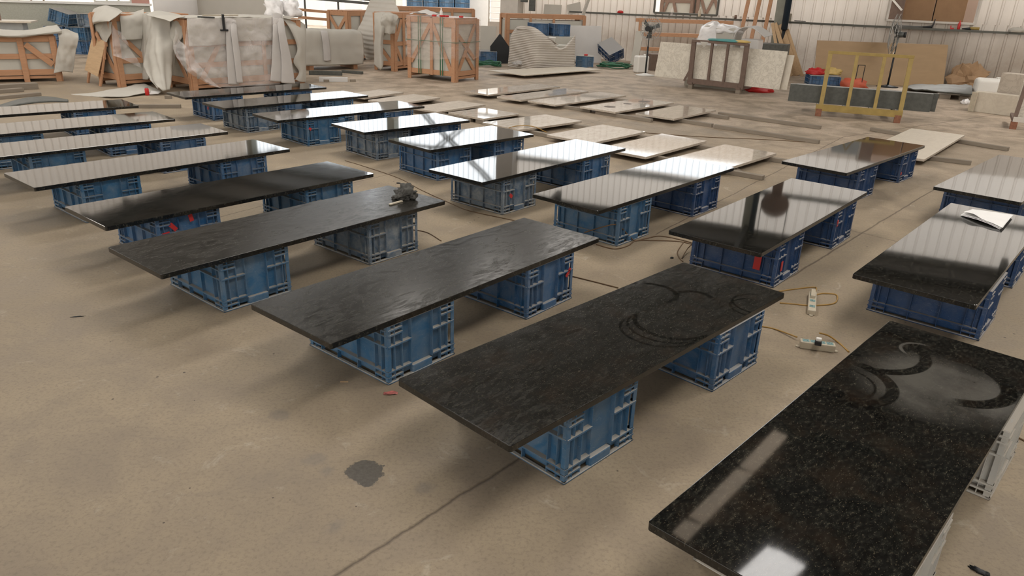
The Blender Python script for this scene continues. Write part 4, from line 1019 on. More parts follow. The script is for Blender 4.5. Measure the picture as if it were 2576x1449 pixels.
sheet_px('foam_sheet', 'curled foam sheet draped over the upper left corner of the tall pine crate',
    [[(250, 18, 14.2), (275, 15, 13.9), (308, 28, 13.6)], [(234, 28, 14.0), (262, 20, 13.6), (302, 34, 13.3)], [(232, 50, 13.9), (240, 52, 13.4), (272, 54, 13.2)], [(236, 66, 14.0), (238, 58, 13.6), (264, 52, 13.5)]], 'foam', wr=.02, nu=24, nv=28)
sheet_px('foam_sheet', 'beige foam strip hanging down the left side of the tall pine crate',
    [[(244, 50, 14.0), (262, 52, 13.7), (284, 56, 13.4)], [(240, 80, 14.0), (256, 84, 13.7), (276, 90, 13.4)], [(246, 100, 14.0), (258, 104, 13.7), (268, 106, 13.5)]], 'foam', wr=.04, nu=20, nv=20)
for k, (lab, rows) in enumerate((
    ('tall foam sheet hanging in front of the right half of the tall crate', [[(358, 35, 13.9), (375, 30, 13.8), (394, 38, 13.7)], [(356, 80, 13.9), (368, 80, 13.75), (388, 80, 13.6)], [(355, 140, 13.9), (370, 140, 13.7), (382, 130, 13.6)], [(355, 198, 13.95), (372, 200, 13.7), (380, 190, 13.7)]]),
    ('foam sheet twisting down to the floor between the two big crates', [[(385, 40, 13.6), (400, 38, 13.5), (425, 45, 13.4)], [(374, 90, 13.5), (395, 85, 13.3), (430, 80, 13.4)], [(366, 140, 13.4), (392, 120, 13.1), (436, 110, 13.3)], [(368, 180, 13.2), (400, 170, 12.9), (433, 160, 13.2)], [(395, 222, 12.7), (412, 228, 12.7), (426, 225, 12.9)]]),
    ('foam sheet hanging against the left end of the large plastic covered crate', [[(428, 45, 13.6), (440, 42, 13.5), (468, 47, 13.3)], [(420, 80, 13.5), (440, 85, 13.3), (462, 90, 13.3)], [(424, 130, 13.5), (434, 130, 13.3), (442, 120, 13.4)], [(430, 190, 13.5), (433, 190, 13.4), (436, 190, 13.4)]]))):
    sheet_px('foam_sheet', lab, rows, 'foam', wr=.03, nu=24, nv=40, fold=.02, foldn=3)
sheet_px('foam_sheet', 'pointed foam sheet lying flat on top between the two big crates',
    [[(368, 38, 13.5), (392, 28, 13.8), (425, 32, 14)], [(395, 44, 13.2), (420, 38, 13.5), (455, 38, 13.8)], [(428, 54, 12.9), (445, 46, 13.1), (466, 42, 13.4)]], 'foam', wr=.015, nu=16, nv=16)
# leaning plywood faced panel
pp_ = (-7.82, 13.72)
t = thing('folding_board', 'small plywood board on a pine frame leaning against the tall crate', 'board', (G(220, 208).x, G(220, 208).y), -42)
for (x0, z0, x1, z1) in ((.03, 0, .11, .80), (.62, 0, .70, .80)): beam(t, 'frame_post', (x0, 0, z0), (x1, .20, z1), .03, .07, 'wood', up=(1, 0, 0))
b = MB(); b.bar((.34, -.02, .20), (.40, .19, .80), .60, .012, up=(0, 1, 0)); b.build('plywood_face', M['wood_pale'], t, bevel=.002)
for z_, y_ in ((.25, .03), (.5, .1), (.72, .16)): beam(t, 'cross_rail', (.06 + z_ * .1, y_ + .03, z_), (.66 + z_ * .1, y_ + .03, z_), .03, .07, 'wood')
# ---- low left crate
lc = (-10.35, 12.85); ly = 33
t = wood_crate('wooden_crate', 'low wide pine crate half covered by foam at the left edge', lc, ly, 2.15, .9, .80, [('r', .45), ('p', .75), ('p', 1.62)], [], mat='wood', mids=(1.60,))
MB().bar((1.68, -.02, .66), (2.05, -.02, .30), .022, .10).build('diagonal_brace', M['wood'], t, bevel=.002)
h_ = lambda x, y, off=-.06: FP(lc, ly, x, y, off)
sheet('foam_cover', [[(-.2, 1.0, .82), (.8, 1.0, .85), (1.6, 1.0, .83), (2.25, 1.0, .90)], [(-.2, .5, .86), (.8, .5, .90), (1.6, .5, .84), (2.25, .5, .95)], [(-.2, -.04, .86), (.8, -.06, .90), (1.55, -.08, .82), (2.28, -.06, .92)], [(-.2, -.06, .78), (.8, -.08, .80), (1.5, -.09, .78), (2.28, -.12, .86)]], M['foam'], t, .006, 40, 24, .03, 2.5)
sheet('foam_cover', [[h_(143, 80, 0), h_(165, 72, 0), h_(196, 84, 0)], [h_(148, 100, -.10), h_(168, 98, -.13), h_(197, 100, -.1)], [h_(142, 140, -.10), h_(160, 140, -.14), h_(190, 135, -.1)], [h_(136, 185, -.09), h_(158, 180, -.14), h_(184, 183, -.1)]], M['foam'], t, .006, 24, 30, .035, 4)
# boards heap on the floor left
for lab, a_, b_, w_, h__ in (('grey stone offcut lying on the floor at the left edge', (-8.75, 12.55), (-8.35, 12.95), .16, .10),
    ('tilted grey board on the floor at the left edge', (-8.75, 12.0), (-8.35, 12.55), .10, .06), ('dark weathered board pointing into the hall at the left edge', (-8.2, 11.55), (-7.85, 12.2), .10, .05)):
    batten(lab, a_, b_, w_, h__, 'wood_grey', name='loose_board', group='loose boards at the left')
sheet_px('plastic_sheet', 'bowed grey plastic strip on the floor behind the farthest left slab', [[(-10, 268, 10.9), (60, 248, 11.1), (120, 244, 11.2), (172, 252, 11.0)], [(-10, 276, 10.8), (60, 262, 10.8), (120, 256, 10.9), (172, 256, 10.9)]], 'grey_stone', 'strip', nu=30, nv=4, wr=.0, thick=.02)
sheet_px('foam_sheet', 'large beige foam sheet with a wavy edge lying flat on the floor', [[(178, 237, 12.45), (250, 231, 12.6), (330, 215, 13.6), (352, 203, 14.4)], [(195, 241, 12.35), (260, 238, 12.4), (345, 228, 12.8), (380, 218, 13.4)], [(235, 243, 12.28), (290, 244, 12.18), (360, 236, 12.6), (405, 228, 12.9)]], 'foam', nu=40, nv=12, wr=.012, wsc=3)
p = G(371, 240); ct = thing('drink_can', 'small red drink can standing on the floor by the foam sheet', 'can', (p.x, p.y)); MB().lathe([(.028, 0), (.033, .01), (.033, .105), (.027, .12)], seg=20).build('can_body', M['red'], ct); MB().lathe([(.026, .12), (.027, .124)], seg=20).build('can_top', M['steel'], ct)
p = G(388, 239); o = sheet('foam_offcut', [[(-.07, -.06, .02), (.1, -.06, .03)], [(-.07, .06, .06), (.1, .06, .05)]], M['foam_white'], None, .01, 10, 10, .01); o.location = (p.x, p.y, 0); tag(o, 'small pale foam piece beside the red can', 'foam sheet')
for lab, x, y in (('small wood block on the floor left of the farthest black slab', 424, 248), ('small wood block under the foam strip near the covered crate', 821, 206), ('dark small block right of the white beam piece', 888, 206)):
    p = G(x, y); block_thing('wood_block', lab, 'block', (p.x, p.y), (.11, .07, .05), 20, 'wood_grey', .003)
for lab, a_, b_, mt, w_, h__ in (('grey stone strip lying in front of the foam covered crate', G(778, 188), G(861, 190), 'grey_stone', .09, .09), ('white foam bar lying on small blocks in front of the covered crate', G(803, 205), G(875, 206), 'foam_white', .12, .09), ('grey stone strip behind the white foam bar', G(861, 183), G(912, 187), 'grey_stone', .08, .06)):
    batten(lab, (a_.x, a_.y), (b_.x, b_.y), w_, h__, mt, name='stone_strip', group='strips before the covered crate')
o = sheet_px('plastic_sheet', 'bit of clear plastic film lying on the floor in front of the film wrapped crate', [[(1040, 214, 15.6), (1062, 217, 15.6)], [(1040, 222, 15.2), (1060, 222, 15.2)]], 'film', 'plastic film', nu=14, nv=10, wr=.03, wsc=6, thick=.001)

# ---- foam wrapped stack with blue crates on top
fw = (.37, 19.35)
t = thing('foam_wrapped_stack', 'stack wrapped in ribbed white foam with a sagging top edge', 'wrapped stack', fw, 35)
MB().b2((.06, .06, 0), (1.20, 1.0, .60)).build('packed_slabs', M['content'], t)
k_ = lambda x, y, off=-.03: FP(fw, 35, x, y, off)
kl = lambda x, y, off=-.03: FS(fw, 35, x, y, off)
sheet('ribbed_foam', [[kl(1302, 66, .10), kl(1325, 65, .0), k_(1350, 72, .08), k_(1385, 100, -.02), k_(1410, 122, .04), k_(1432, 105, .1), k_(1447, 88, 0)],
                      [kl(1285, 90, .02), kl(1318, 88, -.03), k_(1350, 92, -.03), k_(1385, 112, -.05), k_(1410, 125, -.05), k_(1430, 112, -.03), k_(1447, 92, -.03)],
                      [kl(1281, 130), kl(1310, 130), k_(1346, 130), k_(1380, 130), k_(1408, 130), k_(1430, 130), k_(1446, 130)],
                      [kl(1277, 168, -.05), kl(1305, 176, -.04), k_(1345, 175), k_(1380, 176), k_(1408, 176), k_(1430, 175), k_(1445, 174)]], M['foam_rib'], t, .006, 60, 50, .006, 3)
sheet('ribbed_foam', [[(-.02, .9, .95), (.3, .9, .92), (.6, .9, .85)], [(-.05, .3, .97), (.3, .4, .9), (.6, .4, .7)], [(-.04, -.02, .86), (.3, -.03, .80), (.7, -.04, .62)]], M['foam_rib'], t, .006, 24, 20, .02, 3)
for k, (x, lab) in enumerate(((1338, 'blue crate on the foam wrapped stack, left one'), (1392, 'blue crate on the foam wrapped stack, right one'))):
    p = atd(x, 90, 21.45); crate(lab, (p.x, p.y, .74), 12, 'crate', 'blue crates in the background')
block_thing('packing_stack', 'low stack behind the ribbed foam carrying two blue crates', 'stack', (.75, 21.65), (1.35, .7, .735), 24, 'content')
p = atd(1374, 83, 19.9); o = MB().lathe([(.03, 0), (.035, .02), (.035, .12), (.012, .16), (.01, .2)], seg=12).build('squeeze_bottle', M['pink']); o.location = (p.x, p.y, .62); tag(o, 'small pink bottle in front of the blue crates on the foam wrapped stack', 'bottle')
p = atd(1390, 85, 20.0); o = MB().lathe([(.06, 0), (.075, .16), (.09, .17), (.09, .19)], seg=16).build('paint_bucket', M['white']); o.location = (p.x, p.y, .60); tag(o, 'small white bucket beside the pink bottle on the foam wrapped stack', 'bucket')
t = wood_crate('wooden_crate', 'wide pine crate frame standing against the wall behind the blue crates', (-.44, 22.30), 24, 2.55, .5, 1.24, [('r', .78), ('p', .75), ('p', 1.5)], [], ctop=1.1)
# white board leaning + flat sheet on floor
a_, b_ = G(1434, 158), G(1512, 158)
def leaning_panel(name, label, cat, pbl, pbr, h, lean, mat, th=.02, group=None):
    d = (pbr - pbl); yaw = math.atan2(d.y, d.x); o = MB().box((d.length / 2, 0, h / 2), (d.length, th, h)).build(name, M[mat], bevel=.002, seg=1)
    o.location = (pbl.x, pbl.y, 0); o.rotation_euler = (-R(lean), 0, yaw); return tag(o, label, cat, group)
leaning_panel('foam_board', 'tall white foam board leaning by the wall right of the ribbed foam', 'board', a_, b_, 1.02, 9, 'foam_white', .03)
for lab, x, y, yaw, mt, z in (('blue crate with a red lid on it, right of the ribbed foam', 1447, 172, -5, 'crate_dusty', 0), ('blue crate wound with green strap, right of the film wrapped crate', 1206, 160, 5, 'crate', 0)):
    p = G(x, y); crate(lab, (p.x, p.y, z - .1 if False else z), yaw, mt, 'blue crates in the background')
p = G(1447, 172); o = MB().lathe([(.05, 0), (.05, .04)], seg=16).build('tape_roll', M['red']); o.location = (p.x + .28, p.y + .2, CH); tag(o, 'red round lid lying on the blue crate by the ribbed foam', 'lid')
p = G(1512, 160); crate('blue crate tipped on its corner against the corrugated wall', (p.x + .2, p.y - .5, .02), 20, 'crate_dark', 'blue crates in the background', tilt=(R(28), R(-24), R(20)))
t = thing('floor_panel', 'large pale board lying flat on blocks before the ribbed foam stack', 'board', (-.75, 18.85), 38)
poly = [(at_local(t, G(x, y, .10)).x, at_local(t, G(x, y, .10)).y) for x, y in ((1228, 176), (1320, 188), (1516, 173), (1440, 166))]
MB().prism(poly[::1], .07, .09).build('panel_top', M['marble_pale'], t)
for q in ((.4, -.5), (1.6, 0), (2.8, 1.0)): MB().box((q[0], q[1] + .1, .035), (.25, .10, .07)).build('support_block', M['wood_grey'], t)
rb = random.Random(3)
for k in range(8):
    p = G(1330 + k * 22, 193 - k * 2.2); block_thing('stone_offcut', 'rough stone offcut in the row before the pale floor board', 'stone', (p.x, p.y), (.16 + rb.random() * .15, .09, .06 + rb.random() * .03), rb.random() * 90, 'wood_grey', .012, group='stone offcuts before the floor board')
for k in range(2):
    p = G((1310, 1440)[k], (172, 168)[k]); o = MB().blob((0, 0, 0), (.22, .09, .06), 3, .5, 3, k).build('cloth_scrap', M['foam_white']); o.location = (p.x, p.y, .09); o.rotation_euler = (0, 0, .6); tag(o, ('grey white cloth scrap on the pale floor board, left one', 'pinkish cloth scrap on the pale floor board, right one')[k], 'cloth')
def tangle(label, x, y, sx, sy, n=26, mat='green', seed=1):
    p = G(x, y); r = random.Random(seed); pts = []
    for k in range(n): pts.append((math.cos(k * 1.9) * sx * (.5 + r.random() * .5), math.sin(k * 1.9) * sy * (.5 + r.random() * .5), .03 + r.random() * .12))
    o = MB().tube(smooth_line(pts, n * 8), .012, 5).build('green_strapping', M[mat]); o.location = (p.x, p.y, 0); return tag(o, label, 'strapping')
tangle('tangled green strapping under the blue crate right of the film wrapped crate', 1232, 168, .45, .25)
tangle('tangled green strapping on the floor by the corrugated wall', 1540, 172, .55, .3, 30, seed=5)
for k in range(6):
    a_ = G(1530 + k * 11, 160 + k * 3); batten('weathered lath in the heap at the foot of the corrugated wall', (a_.x, a_.y), (a_.x + .6 + .1 * k, a_.y - .35 + .12 * k), .07, .04, 'wood_grey', z=.04 * (k % 3), name='loose_board', group='laths heaped by the wall')
p = G(1258, 160); o = MB().prism([(-.28, 0), (.28, 0), (.28, .42), (0, .78), (-.28, .45)], 0, .03).build('dark_panel', M['dark']); o.location = (p.x, p.y, 0); o.rotation_euler = (R(82), 0, R(20)); tag(o, 'dark pentagonal panel leaning by the white pier', 'panel')
p = G(1205, 150); leaning_panel('foam_board', 'beige foam covered board standing behind the film wrapped crate', 'board', G(1196, 150), G(1246, 152), .92, 5, 'foam', .12)
# louvre window beside the pier
t = thing('louvre_window', 'white louvred window frame beside the whitewashed pier', 'window frame', (G(1228, 128).x, G(1228, 128).y, 0), -14)
for x in (0, .62): MB().b2((x - .03, -.03, .9), (x + .03, .03, 2.2)).build('frame_post', M['white'], t)
for k in range(7): MB().box((.31, 0, 1.0 + .18 * k), (.60, .12, .012)).build('louvre_slat', M['white'], t)
MB().b2((-.03, -.03, .0), (.65, .05, .92)).build('sill_panel', M['pier'], t)

# ---- frame rack against the wall, fans, jerrycan
def W2(x, y, off): return W(x, y, off)
t = thing('timber_rack', 'pinewood rack frame leaning along the corrugated wall behind the marble rack', 'rack', (*W(1612, 150, .9).xy, 0), 0)
L_ = lambda x, y, off=.9: at_local(t, W(x, y, off))
gl = at_local(t, W(1608, 45, .9)); gr = at_local(t, W(1848, 62, .9))
for x, y0, y1 in ((1612, 45, 160), (1840, 58, 185)):
    q0, q1 = L_(x, y0), L_(x - 8, y1); q1.z = 0
    beam(t, 'post', q0, q1, .09, .05, 'wood')
for y0, y1, m_ in ((50, 58, 'wood'), (85, 93, 'wood'), (122, 130, 'wood')):
    beam(t, 'rail', L_(1600, y0), L_(1845, y1), .05, .10, 'wood')
def stand_fan(label, foot, hub, head_yaw, r, pole_mat='dark', base='dark', tilt=0):
    t = thing('pedestal_fan', label, 'fan', (foot.x, foot.y, 0), 0)
    MB().lathe([(.24, 0), (.25, .015), (.10, .04), (.03, .06)], seg=28).build('base', M[base], t)
    MB().tube([(0, 0, .05), (0, 0, hub * .62)], .022, 10).build('pole', M[pole_mat], t)
    MB().tube([(0, 0, hub * .6), (0, 0, hub - .05)], .015, 10).build('inner_pole', M['steel'], t)
    hd = Matrix.Rotation(R(head_yaw), 3, 'Z') @ Matrix.Rotation(R(90 + tilt), 3, 'X')   # local z of the head points forward
    c = Vector((0, 0, hub)); f = hd @ Vector((0, 0, 1))
    MB().lathe([(.02, -.12), (.06, -.11), (.07, -.03), (.07, .05), (.03, .06)], c, 18, M=hd).build('motor', M['steel'], t)
    MB().lathe([(.065, -.16), (.065, -.115)], c, 18, M=hd).build('motor_cap', M['dark'], t)
    g = MB()
    for dz, rr in ((.04, r), (.12, r * .98), (.17, r * .7), (.19, r * .35), (.0, r * .55)): g.torus(c + f * dz, rr, .006, 32, hd, 4)
    for k in range(26):
        a = 2 * PI * k / 26; d = hd @ Vector((math.cos(a), math.sin(a), 0))
        g.tube([c + f * .19 + d * r * .12, c + f * .17 + d * r * .7, c + f * .10 + d * r, c + f * .0 + d * r * .55, c - f * .02 + d * .06], .003, 4)
    g.build('guard', M['mesh'], t)
    for k in range(3):
        a = 2 * PI * k / 3 + .5; b = MB(); d = hd @ Vector((math.cos(a), math.sin(a), 0)); s_ = hd @ Vector((-math.sin(a), math.cos(a), 0))
        q = [c + f * .09 + d * .04 - s_ * .03, c + f * .06 + d * .04 + s_ * .03, c + f * .05 + d * r * .85 + s_ * .10, c + f * .11 + d * r * .85 - s_ * .02]
        v = [b.bm.verts.new(p) for p in q] + [b.bm.verts.new(p - f * .006) for p in q]
        for fc in ((0, 1, 2, 3), (7, 6, 5, 4), (0, 4, 5, 1), (1, 5, 6, 2), (2, 6, 7, 3), (3, 7, 4, 0)): b.bm.faces.new([v[i] for i in fc])
        b.build('fan_blade', M['steel'], t)
    return t
f1 = G(1623, 190); stand_fan('pedestal fan with a pale round base beside the marble rack', f1, 1.12, 150, .27, base='white')
f2 = G(2232, 219); stand_fan('tall pedestal fan turned to the left behind the yellow rack', f2, 1.22, 238, .46)
p = G(1613, 184); jt = thing('jerrycan', 'white plastic jerrycan behind the pole of the fan', 'jerrycan', (p.x, p.y + .15), 20)
MB().box((0, 0, .21), (.33, .26, .42)).build('can_body', M['white'], jt, bevel=.04, seg=4); MB().lathe([(.03, .42), (.03, .46)], c=(.08, 0, 0), seg=12).build('cap', M['white'], jt)
p = G(1655, 178); block_thing('metal_cabinet', 'low dark purple box between the jerrycan and the marble slabs', 'box', (p.x, p.y + .2), (.5, .35, .42), 10, 'brownpaint')
leaning_panel('grey_plank', 'pale narrow plank leaning left of the pinewood rack', 'plank', G(1584, 170), G(1602, 172), .98, 10, 'foam', .03)

# ---- marble rack
ra, rb_ = G(1733, 222), G(1862, 237)
ryaw = math.degrees(math.atan2(rb_.y - ra.y, rb_.x - ra.x)); RL = (rb_ - ra).length
t = thing('slab_rack', 'dusty brown steel rack holding leaning marble slabs', 'rack', (ra.x, ra.y), ryaw)
lean = -.02
for u, w_ in ((0, .10), (RL * .36, .05), (RL * .66, .05), (RL, .10)):
    beam(t, 'post', (u, 0, .10), (u, lean, 1.0), w_ * .6, w_, 'brownpaint', up=(0, 1, 0)) if False else MB().bar((u, 0, .10), (u, lean, 1.0), w_, .05, up=(0, 1, 0)).build('post', M['brownpaint'], t, bevel=.003)
MB().bar((-.04, lean, 1.0), (RL + .04, lean, 1.0), .08, .05).build('top_rail', M['brownpaint'], t, bevel=.003)
MB().bar((-.05, .0, .16), (RL + .05, .0, .16), .05, .11).build('base_rail', M['brownpaint'], t, bevel=.003)
for u in (.04, RL - .05): MB().bar((u, -.05, .11), (u, 1.0, .11), .09, .05).build('foot_beam', M['brownpaint'], t, bevel=.003)
for u in (.04, RL - .05):
    for v in (0, .95): MB().b2((u - .05, v - .04, 0), (u + .05, v + .05, .10)).build('foot_block', M['wood_grey'], t, bevel=.004)
MB().bar((RL + .02, .02, .45), (RL - .06, -.02, .14), .03, .05).build('brace', M['brownpaint'], t)
MB().bar((.02, .02, .5), (-.12, -.04, .15), .03, .05).build('brace', M['brownpaint'], t)
# slabs lean on it: local x range from pixels, behind the posts
rl = (ra.x, ra.y)
def slab_lean(label, x0, x1, ztop, zbot, off, lean_, mat, key):
    u0 = FP(rl, ryaw, x0, 160, off).x; u1 = FP(rl, ryaw, x1, 170, off).x
    o = MB().b2((u0, 0, 0), (u1, .022, ztop - zbot)).build('marble_slab', M[mat], bevel=.002, seg=1)
    e = dirv(ryaw); n = Vector((-e.y, e.x, 0)); q = Vector((ra.x, ra.y, 0)) + n * off
    o.location = (q.x, q.y, zbot); o.rotation_euler = (-R(lean_), 0, R(ryaw)); return tag(o, label, 'stone slab')
slab_lean('long veined marble slab standing in the brown rack, in front of the others', 1649, 1969, .93, .17, .05, 10, 'marble_vein', 0)
slab_lean('marble slab behind the long one in the brown rack, its right end showing', 1700, 1988, .86, .17, .14, 10, 'marble_pale', 1)
slab_lean('grey veined slab at the back of the brown rack', 1690, 1900, .88, .17, .22, 10, 'marble_vein', 2)
# bundle on top
e_ = dirv(ryaw); n_ = Vector((-e_.y, e_.x, 0))
def onr(u, v, z): return Vector((ra.x, ra.y, 0)) + e_ * u + n_ * v + Vector((0, 0, z))
MB_ = MB().b2((-.35, .45, .3), (.95, 1.0, .98)); o = MB_.build('packing_stack', M['content']); o.location = (ra.x, ra.y, -.3); o.rotation_euler = (0, 0, R(ryaw)); tag(o, 'stack behind the marble rack carrying the foam bundle', 'stack')
q = onr(.22, .72, .98 - .3)
ft = thing('foam_bundle', 'bundle of pale foam wrapped in white plastic above the marble rack', 'foam bundle', tuple(q), ryaw)
MB().b2((-.36, -.18, 0), (.45, .22, .62)).build('foam_block', M['foam'], ft, bevel=.08, seg=4)
MB().blob((-.18, .05, .1), (.36, .3, .38), 3, .3, 2.0, 2).build('plastic_cover', M['bag'], ft)
MB().blob((.15, .0, .48), (.36, .22, .12), 3, .3, 2.5, 6).build('plastic_cover', M['bag'], ft)
sheet('foam_curl', [[(.42, -.20, .0), (.42, .22, .0)], [(.44, -.2, .45), (.44, .22, .45)], [(.58, -.20, .62), (.58, .22, .64)], [(.85, -.22, .62), (.85, .2, .64)], [(1.12, -.22, .46), (1.12, .2, .50)]], M['foam_white'], ft, .015, 12, 36, .004)
MB().b2((.55, -.1, 0), (.95, .2, .40)).build('foam_block', M['foam_white'], ft, bevel=.03)
q = onr(RL * .62, -.02, 1.028); o = MB().blob((0, 0, 0), (.42, .07, .035), 3, .3, 4, 3).build('rainbow_cloth', M['teal']); o.location = q; o.rotation_euler = (0, 0, R(ryaw)); tag(o, 'teal and yellow cloth lying on the top rail of the marble rack', 'cloth')
q = onr(RL * .88, -.02, 1.028); o = MB().blob((0, 0, 0), (.20, .06, .035), 3, .3, 4, 5).build('rainbow_cloth', M['ybag']); o.location = q; o.rotation_euler = (0, 0, R(ryaw)); tag(o, 'yellow and red cloth end on the marble rack', 'cloth')
o = sheet('cloth_corner', [[(.12, -.02, 1.03), (.40, -.02, 1.03)], [(.18, -.07, .98), (.34, -.07, .98)], [(.26, -.07, .88), (.28, -.07, .88)]], M['foam'], t, .004, 10, 10, .004)
p = G(1912, 232); o = MB().blob((0, 0, 0), (.3, .12, .09), 3, .4, 4, 4).build('red_rag', M['red']); o.location = (p.x, p.y, 0); o.rotation_euler = (0, 0, R(10)); tag(o, 'dark red rag on the floor under the right end of the marble rack', 'rag')
p = G(1820, 140, 0); 
# stone tub behind
o = block_thing('grey_box', 'wide grey box behind the right end of the marble slabs', 'box', atd(1915, 130, 19.9).xy, (1.3, .6, .85), -25, 'grey_stone', .01)
# leaning timber
def lean_board(name, label, x0, y0, off0, x1, y1, off1, w, th, mat, group, ground=True):
    a = W(x0, y0, off0); b = W(x1, y1, off1)
    if ground:
        b = G(x1, y1)
        while b.dot(WN) > WD - .75: y1 += 1; b = G(x1, y1)
    q = MB(); d = a - b; q.bar((0, 0, 0), (d.x, d.y, d.z), th, w, up=(WN.x, WN.y, 0)); o = q.build(name, M[mat], bevel=.003, seg=1); o.location = b; return tag(o, label, 'board', group)
for k, (xt, xb) in enumerate(((1890, 1842), (1918, 1872), (1946, 1902))):
    lean_board('leaning_board', ['leftmost tall pine board leaning against the wall by the steel column', 'middle tall pine board leaning against the wall by the steel column', 'rightmost tall pine board leaning against the wall by the steel column'][k], xt, -30, .25, xb, 162 + 3 * k, .9, .04, .10, 'wood', 'tall boards by the steel column')
for k, (xt, yt, xb, yb) in enumerate(((1943, 58, 1965, 190), (1950, 58, 1990, 192), (1962, 62, 2005, 190), (1980, 74, 2018, 189))):
    lean_board('leaning_board', ['leftmost pale plank leaning right of the steel column', 'second pale plank leaning right of the steel column', 'wide knotty pale plank leaning right of the steel column', 'rightmost pale plank leaning right of the steel column'][k], xt, yt, .5, xb, yb, 2, .03, (.08, .10, .18, .09)[k], 'wood_pale', 'pale planks right of the steel column')
pc = wallp(SC + .16, 0, .55)
t = thing('drain_pipe', 'dark blue pipe running down the steel column', 'pipe', (pc.x, pc.y, 0)); MB().tube([(0, 0, 1.15), (0, 0, 5.4)], .085, 16).build('pipe_run', M['pipe'], t); MB().tube([(0, 0, .35), (0, 0, 1.15)], .05, 12).build('lower_pipe', M['dark'], t)

# ---- plywood, stone beams, yellow rack
leaning_panel('plywood_sheet', 'large plywood sheet leaning against the corrugated wall', 'plywood', G(2046, 209), G(2372, 219), 1.02, 12, 'ply', .02)
ya, yb = G(2057, 292), G(2255, 309); yy = math.degrees(math.atan2(yb.y - ya.y, yb.x - ya.x)); YL = (yb - ya).length
def yr(x, y, off): return FP((ya.x, ya.y), yy, x, y, off)
t = thing('slab_rack', 'yellow painted steel slab rack with rusty feet', 'rack', (ya.x, ya.y), yy)
for u, m_ in ((.0, .07), (YL * .34, .055), (YL * .68, .055), (YL, .07)):
    MB().bar((u + .02, .0, .16), (u + .02, .16, 1.06), m_, .05, up=(0, 1, 0)).build('post', M['yellow'], t, bevel=.003)
MB().bar((-.02, .16, 1.07), (YL + .06, .16, 1.07), .06, .05).build('top_rail', M['yellow'], t, bevel=.003)
MB().bar((-.06, .0, .15), (YL + .06, .0, .15), .06, .11).build('base_rail', M['yellow'], t, bevel=.003)
for u in (0, YL * .34, YL * .68, YL): MB().bar((u, .0, .17), (u, .95, .17), .10, .04).build('cross_bar', M['pier'], t, bevel=.003)
for u in (0, YL):
    for v in (0, .9): MB().b2((u - .05, v - .035, 0), (u + .05, v + .035, .13)).build('foot', M['rust'] if v == 0 else M['grey_stone'], t, bevel=.004)
def stone_beam(label, x0, x1, off, z0, h, w):
    u0 = yr(x0, 240, off).x; u1 = yr(x1, 255, off).x; e = dirv(yy); n = Vector((-e.y, e.x, 0)); q = Vector((ya.x, ya.y, 0)) + n * off
    o = MB().b2((u0, 0, 0), (u1, w, h)).build('stone_beam', [M['grey_stone'], M['grey_top']], bevel=.004)
    for f in o.data.polygons:
        if f.normal.z > .9: f.material_index = 1
    o.location = (q.x, q.y, z0); o.rotation_euler = (0, 0, R(yy)); return tag(o, label, 'stone beam')
stone_beam('long dark grey stone beam lying in the yellow rack', 1984, 2345, .25, .19, .30, .10)
stone_beam('dark stone beam directly behind the first one in the yellow rack, its black end showing', 2000, 2358, .37, .19, .30, .06)
p = G(2034, 215); crate('shallow bright blue crate on the floor behind the stone beams', (p.x, p.y - .0, 0), -100 + 90, 'crate', 'blue crates in the background').scale = (1.5, 1, .72)
for k, (x, y, m_, s_) in enumerate(((2055, 190, 'red', (.2, .12, .10)), (2095, 190, 'ybag', (.25, .14, .10)))):
    p = G(x, y + 25); o = MB().blob((0, 0, 0), s_, 3, .6, 3, k + 20).build('plastic_bag', M[m_]); o.location = (p.x, p.y + .25, .235); tag(o, ('dark red plastic bag lying on the shallow blue crate', 'yellow and red plastic bag lying on the shallow blue crate')[k], 'bag')
p = G(2145, 224); o = MB().blob((0, 0, 0), (.30, .16, .17), 3, .35, 2.2, 31).build('plastic_bag', M['yredbag']); o.location = (p.x, p.y, 0); tag(o, 'orange and red plastic bag on the floor behind the yellow rack', 'bag')
t = thing('wire_stand', 'small dark metal stand behind the yellow rack', 'stand', (G(2147, 225).x, G(2147, 225).y))
for x in (0, .16): beam(t, 'leg', (x, 0, 0), (x, 0, .55), .015, .015, 'dark')
beam(t, 'top_bar', (0, 0, .55), (.16, 0, .55), .015, .015, 'dark')
# kraft bag, flat sheets, blocks on the right
p = G(2430, 219); o = MB().blob((0, 0, 0), (.40, .13, .36), 3, 1.1, 1.7, 14, smooth=False).build('kraft_bag', M['kraft']); o.location = (p.x, p.y, 0); o.rotation_euler = (0, 0, R(-25)); tag(o, 'crumpled brown kraft paper sack against the corrugated wall', 'paper sack')
sheet_px('grey_sheet', 'pile of grey plastic sheeting on the floor behind the stone beams', [[(2290, 214, 18.7), (2360, 212, 18.5), (2420, 214, 18.1), (2446, 216, 17.8)], [(2280, 222, 17.9), (2360, 226, 17.3), (2410, 228, 17.0), (2446, 230, 16.8)], [(2330, 228, 16.9), (2370, 232, 16.6), (2420, 236, 16.3), (2448, 238, 16.2)]], 'grey_stone', 'sheeting', nu=30, nv=16, wr=.03, thick=.02)
a_, b_ = G(2355, 245), G(2446, 252); batten('pale long board on blocks in front of the grey sheeting', (a_.x, a_.y), (b_.x, b_.y), .3, .03, 'foam', z=.09, name='loose_board', group='boards at the right')
for k, (x, y) in enumerate(((2375, 248), (2425, 252))):
    p = G(x, y); block_thing('support_block', ('left block under the pale long board', 'right block under the pale long board')[k], 'block', (p.x, p.y), (.22, .10, .088), -20, 'wood_grey', .004)
p = G(2428, 262); o = MB().blob((0, 0, 0), (.09, .07, .06), 3, .7, 3, 6).build('plastic_scrap', M['bag']); o.location = (p.x, p.y, 0); tag(o, 'crumpled white plastic scrap on the floor left of the pale stone block', 'plastic scrap')
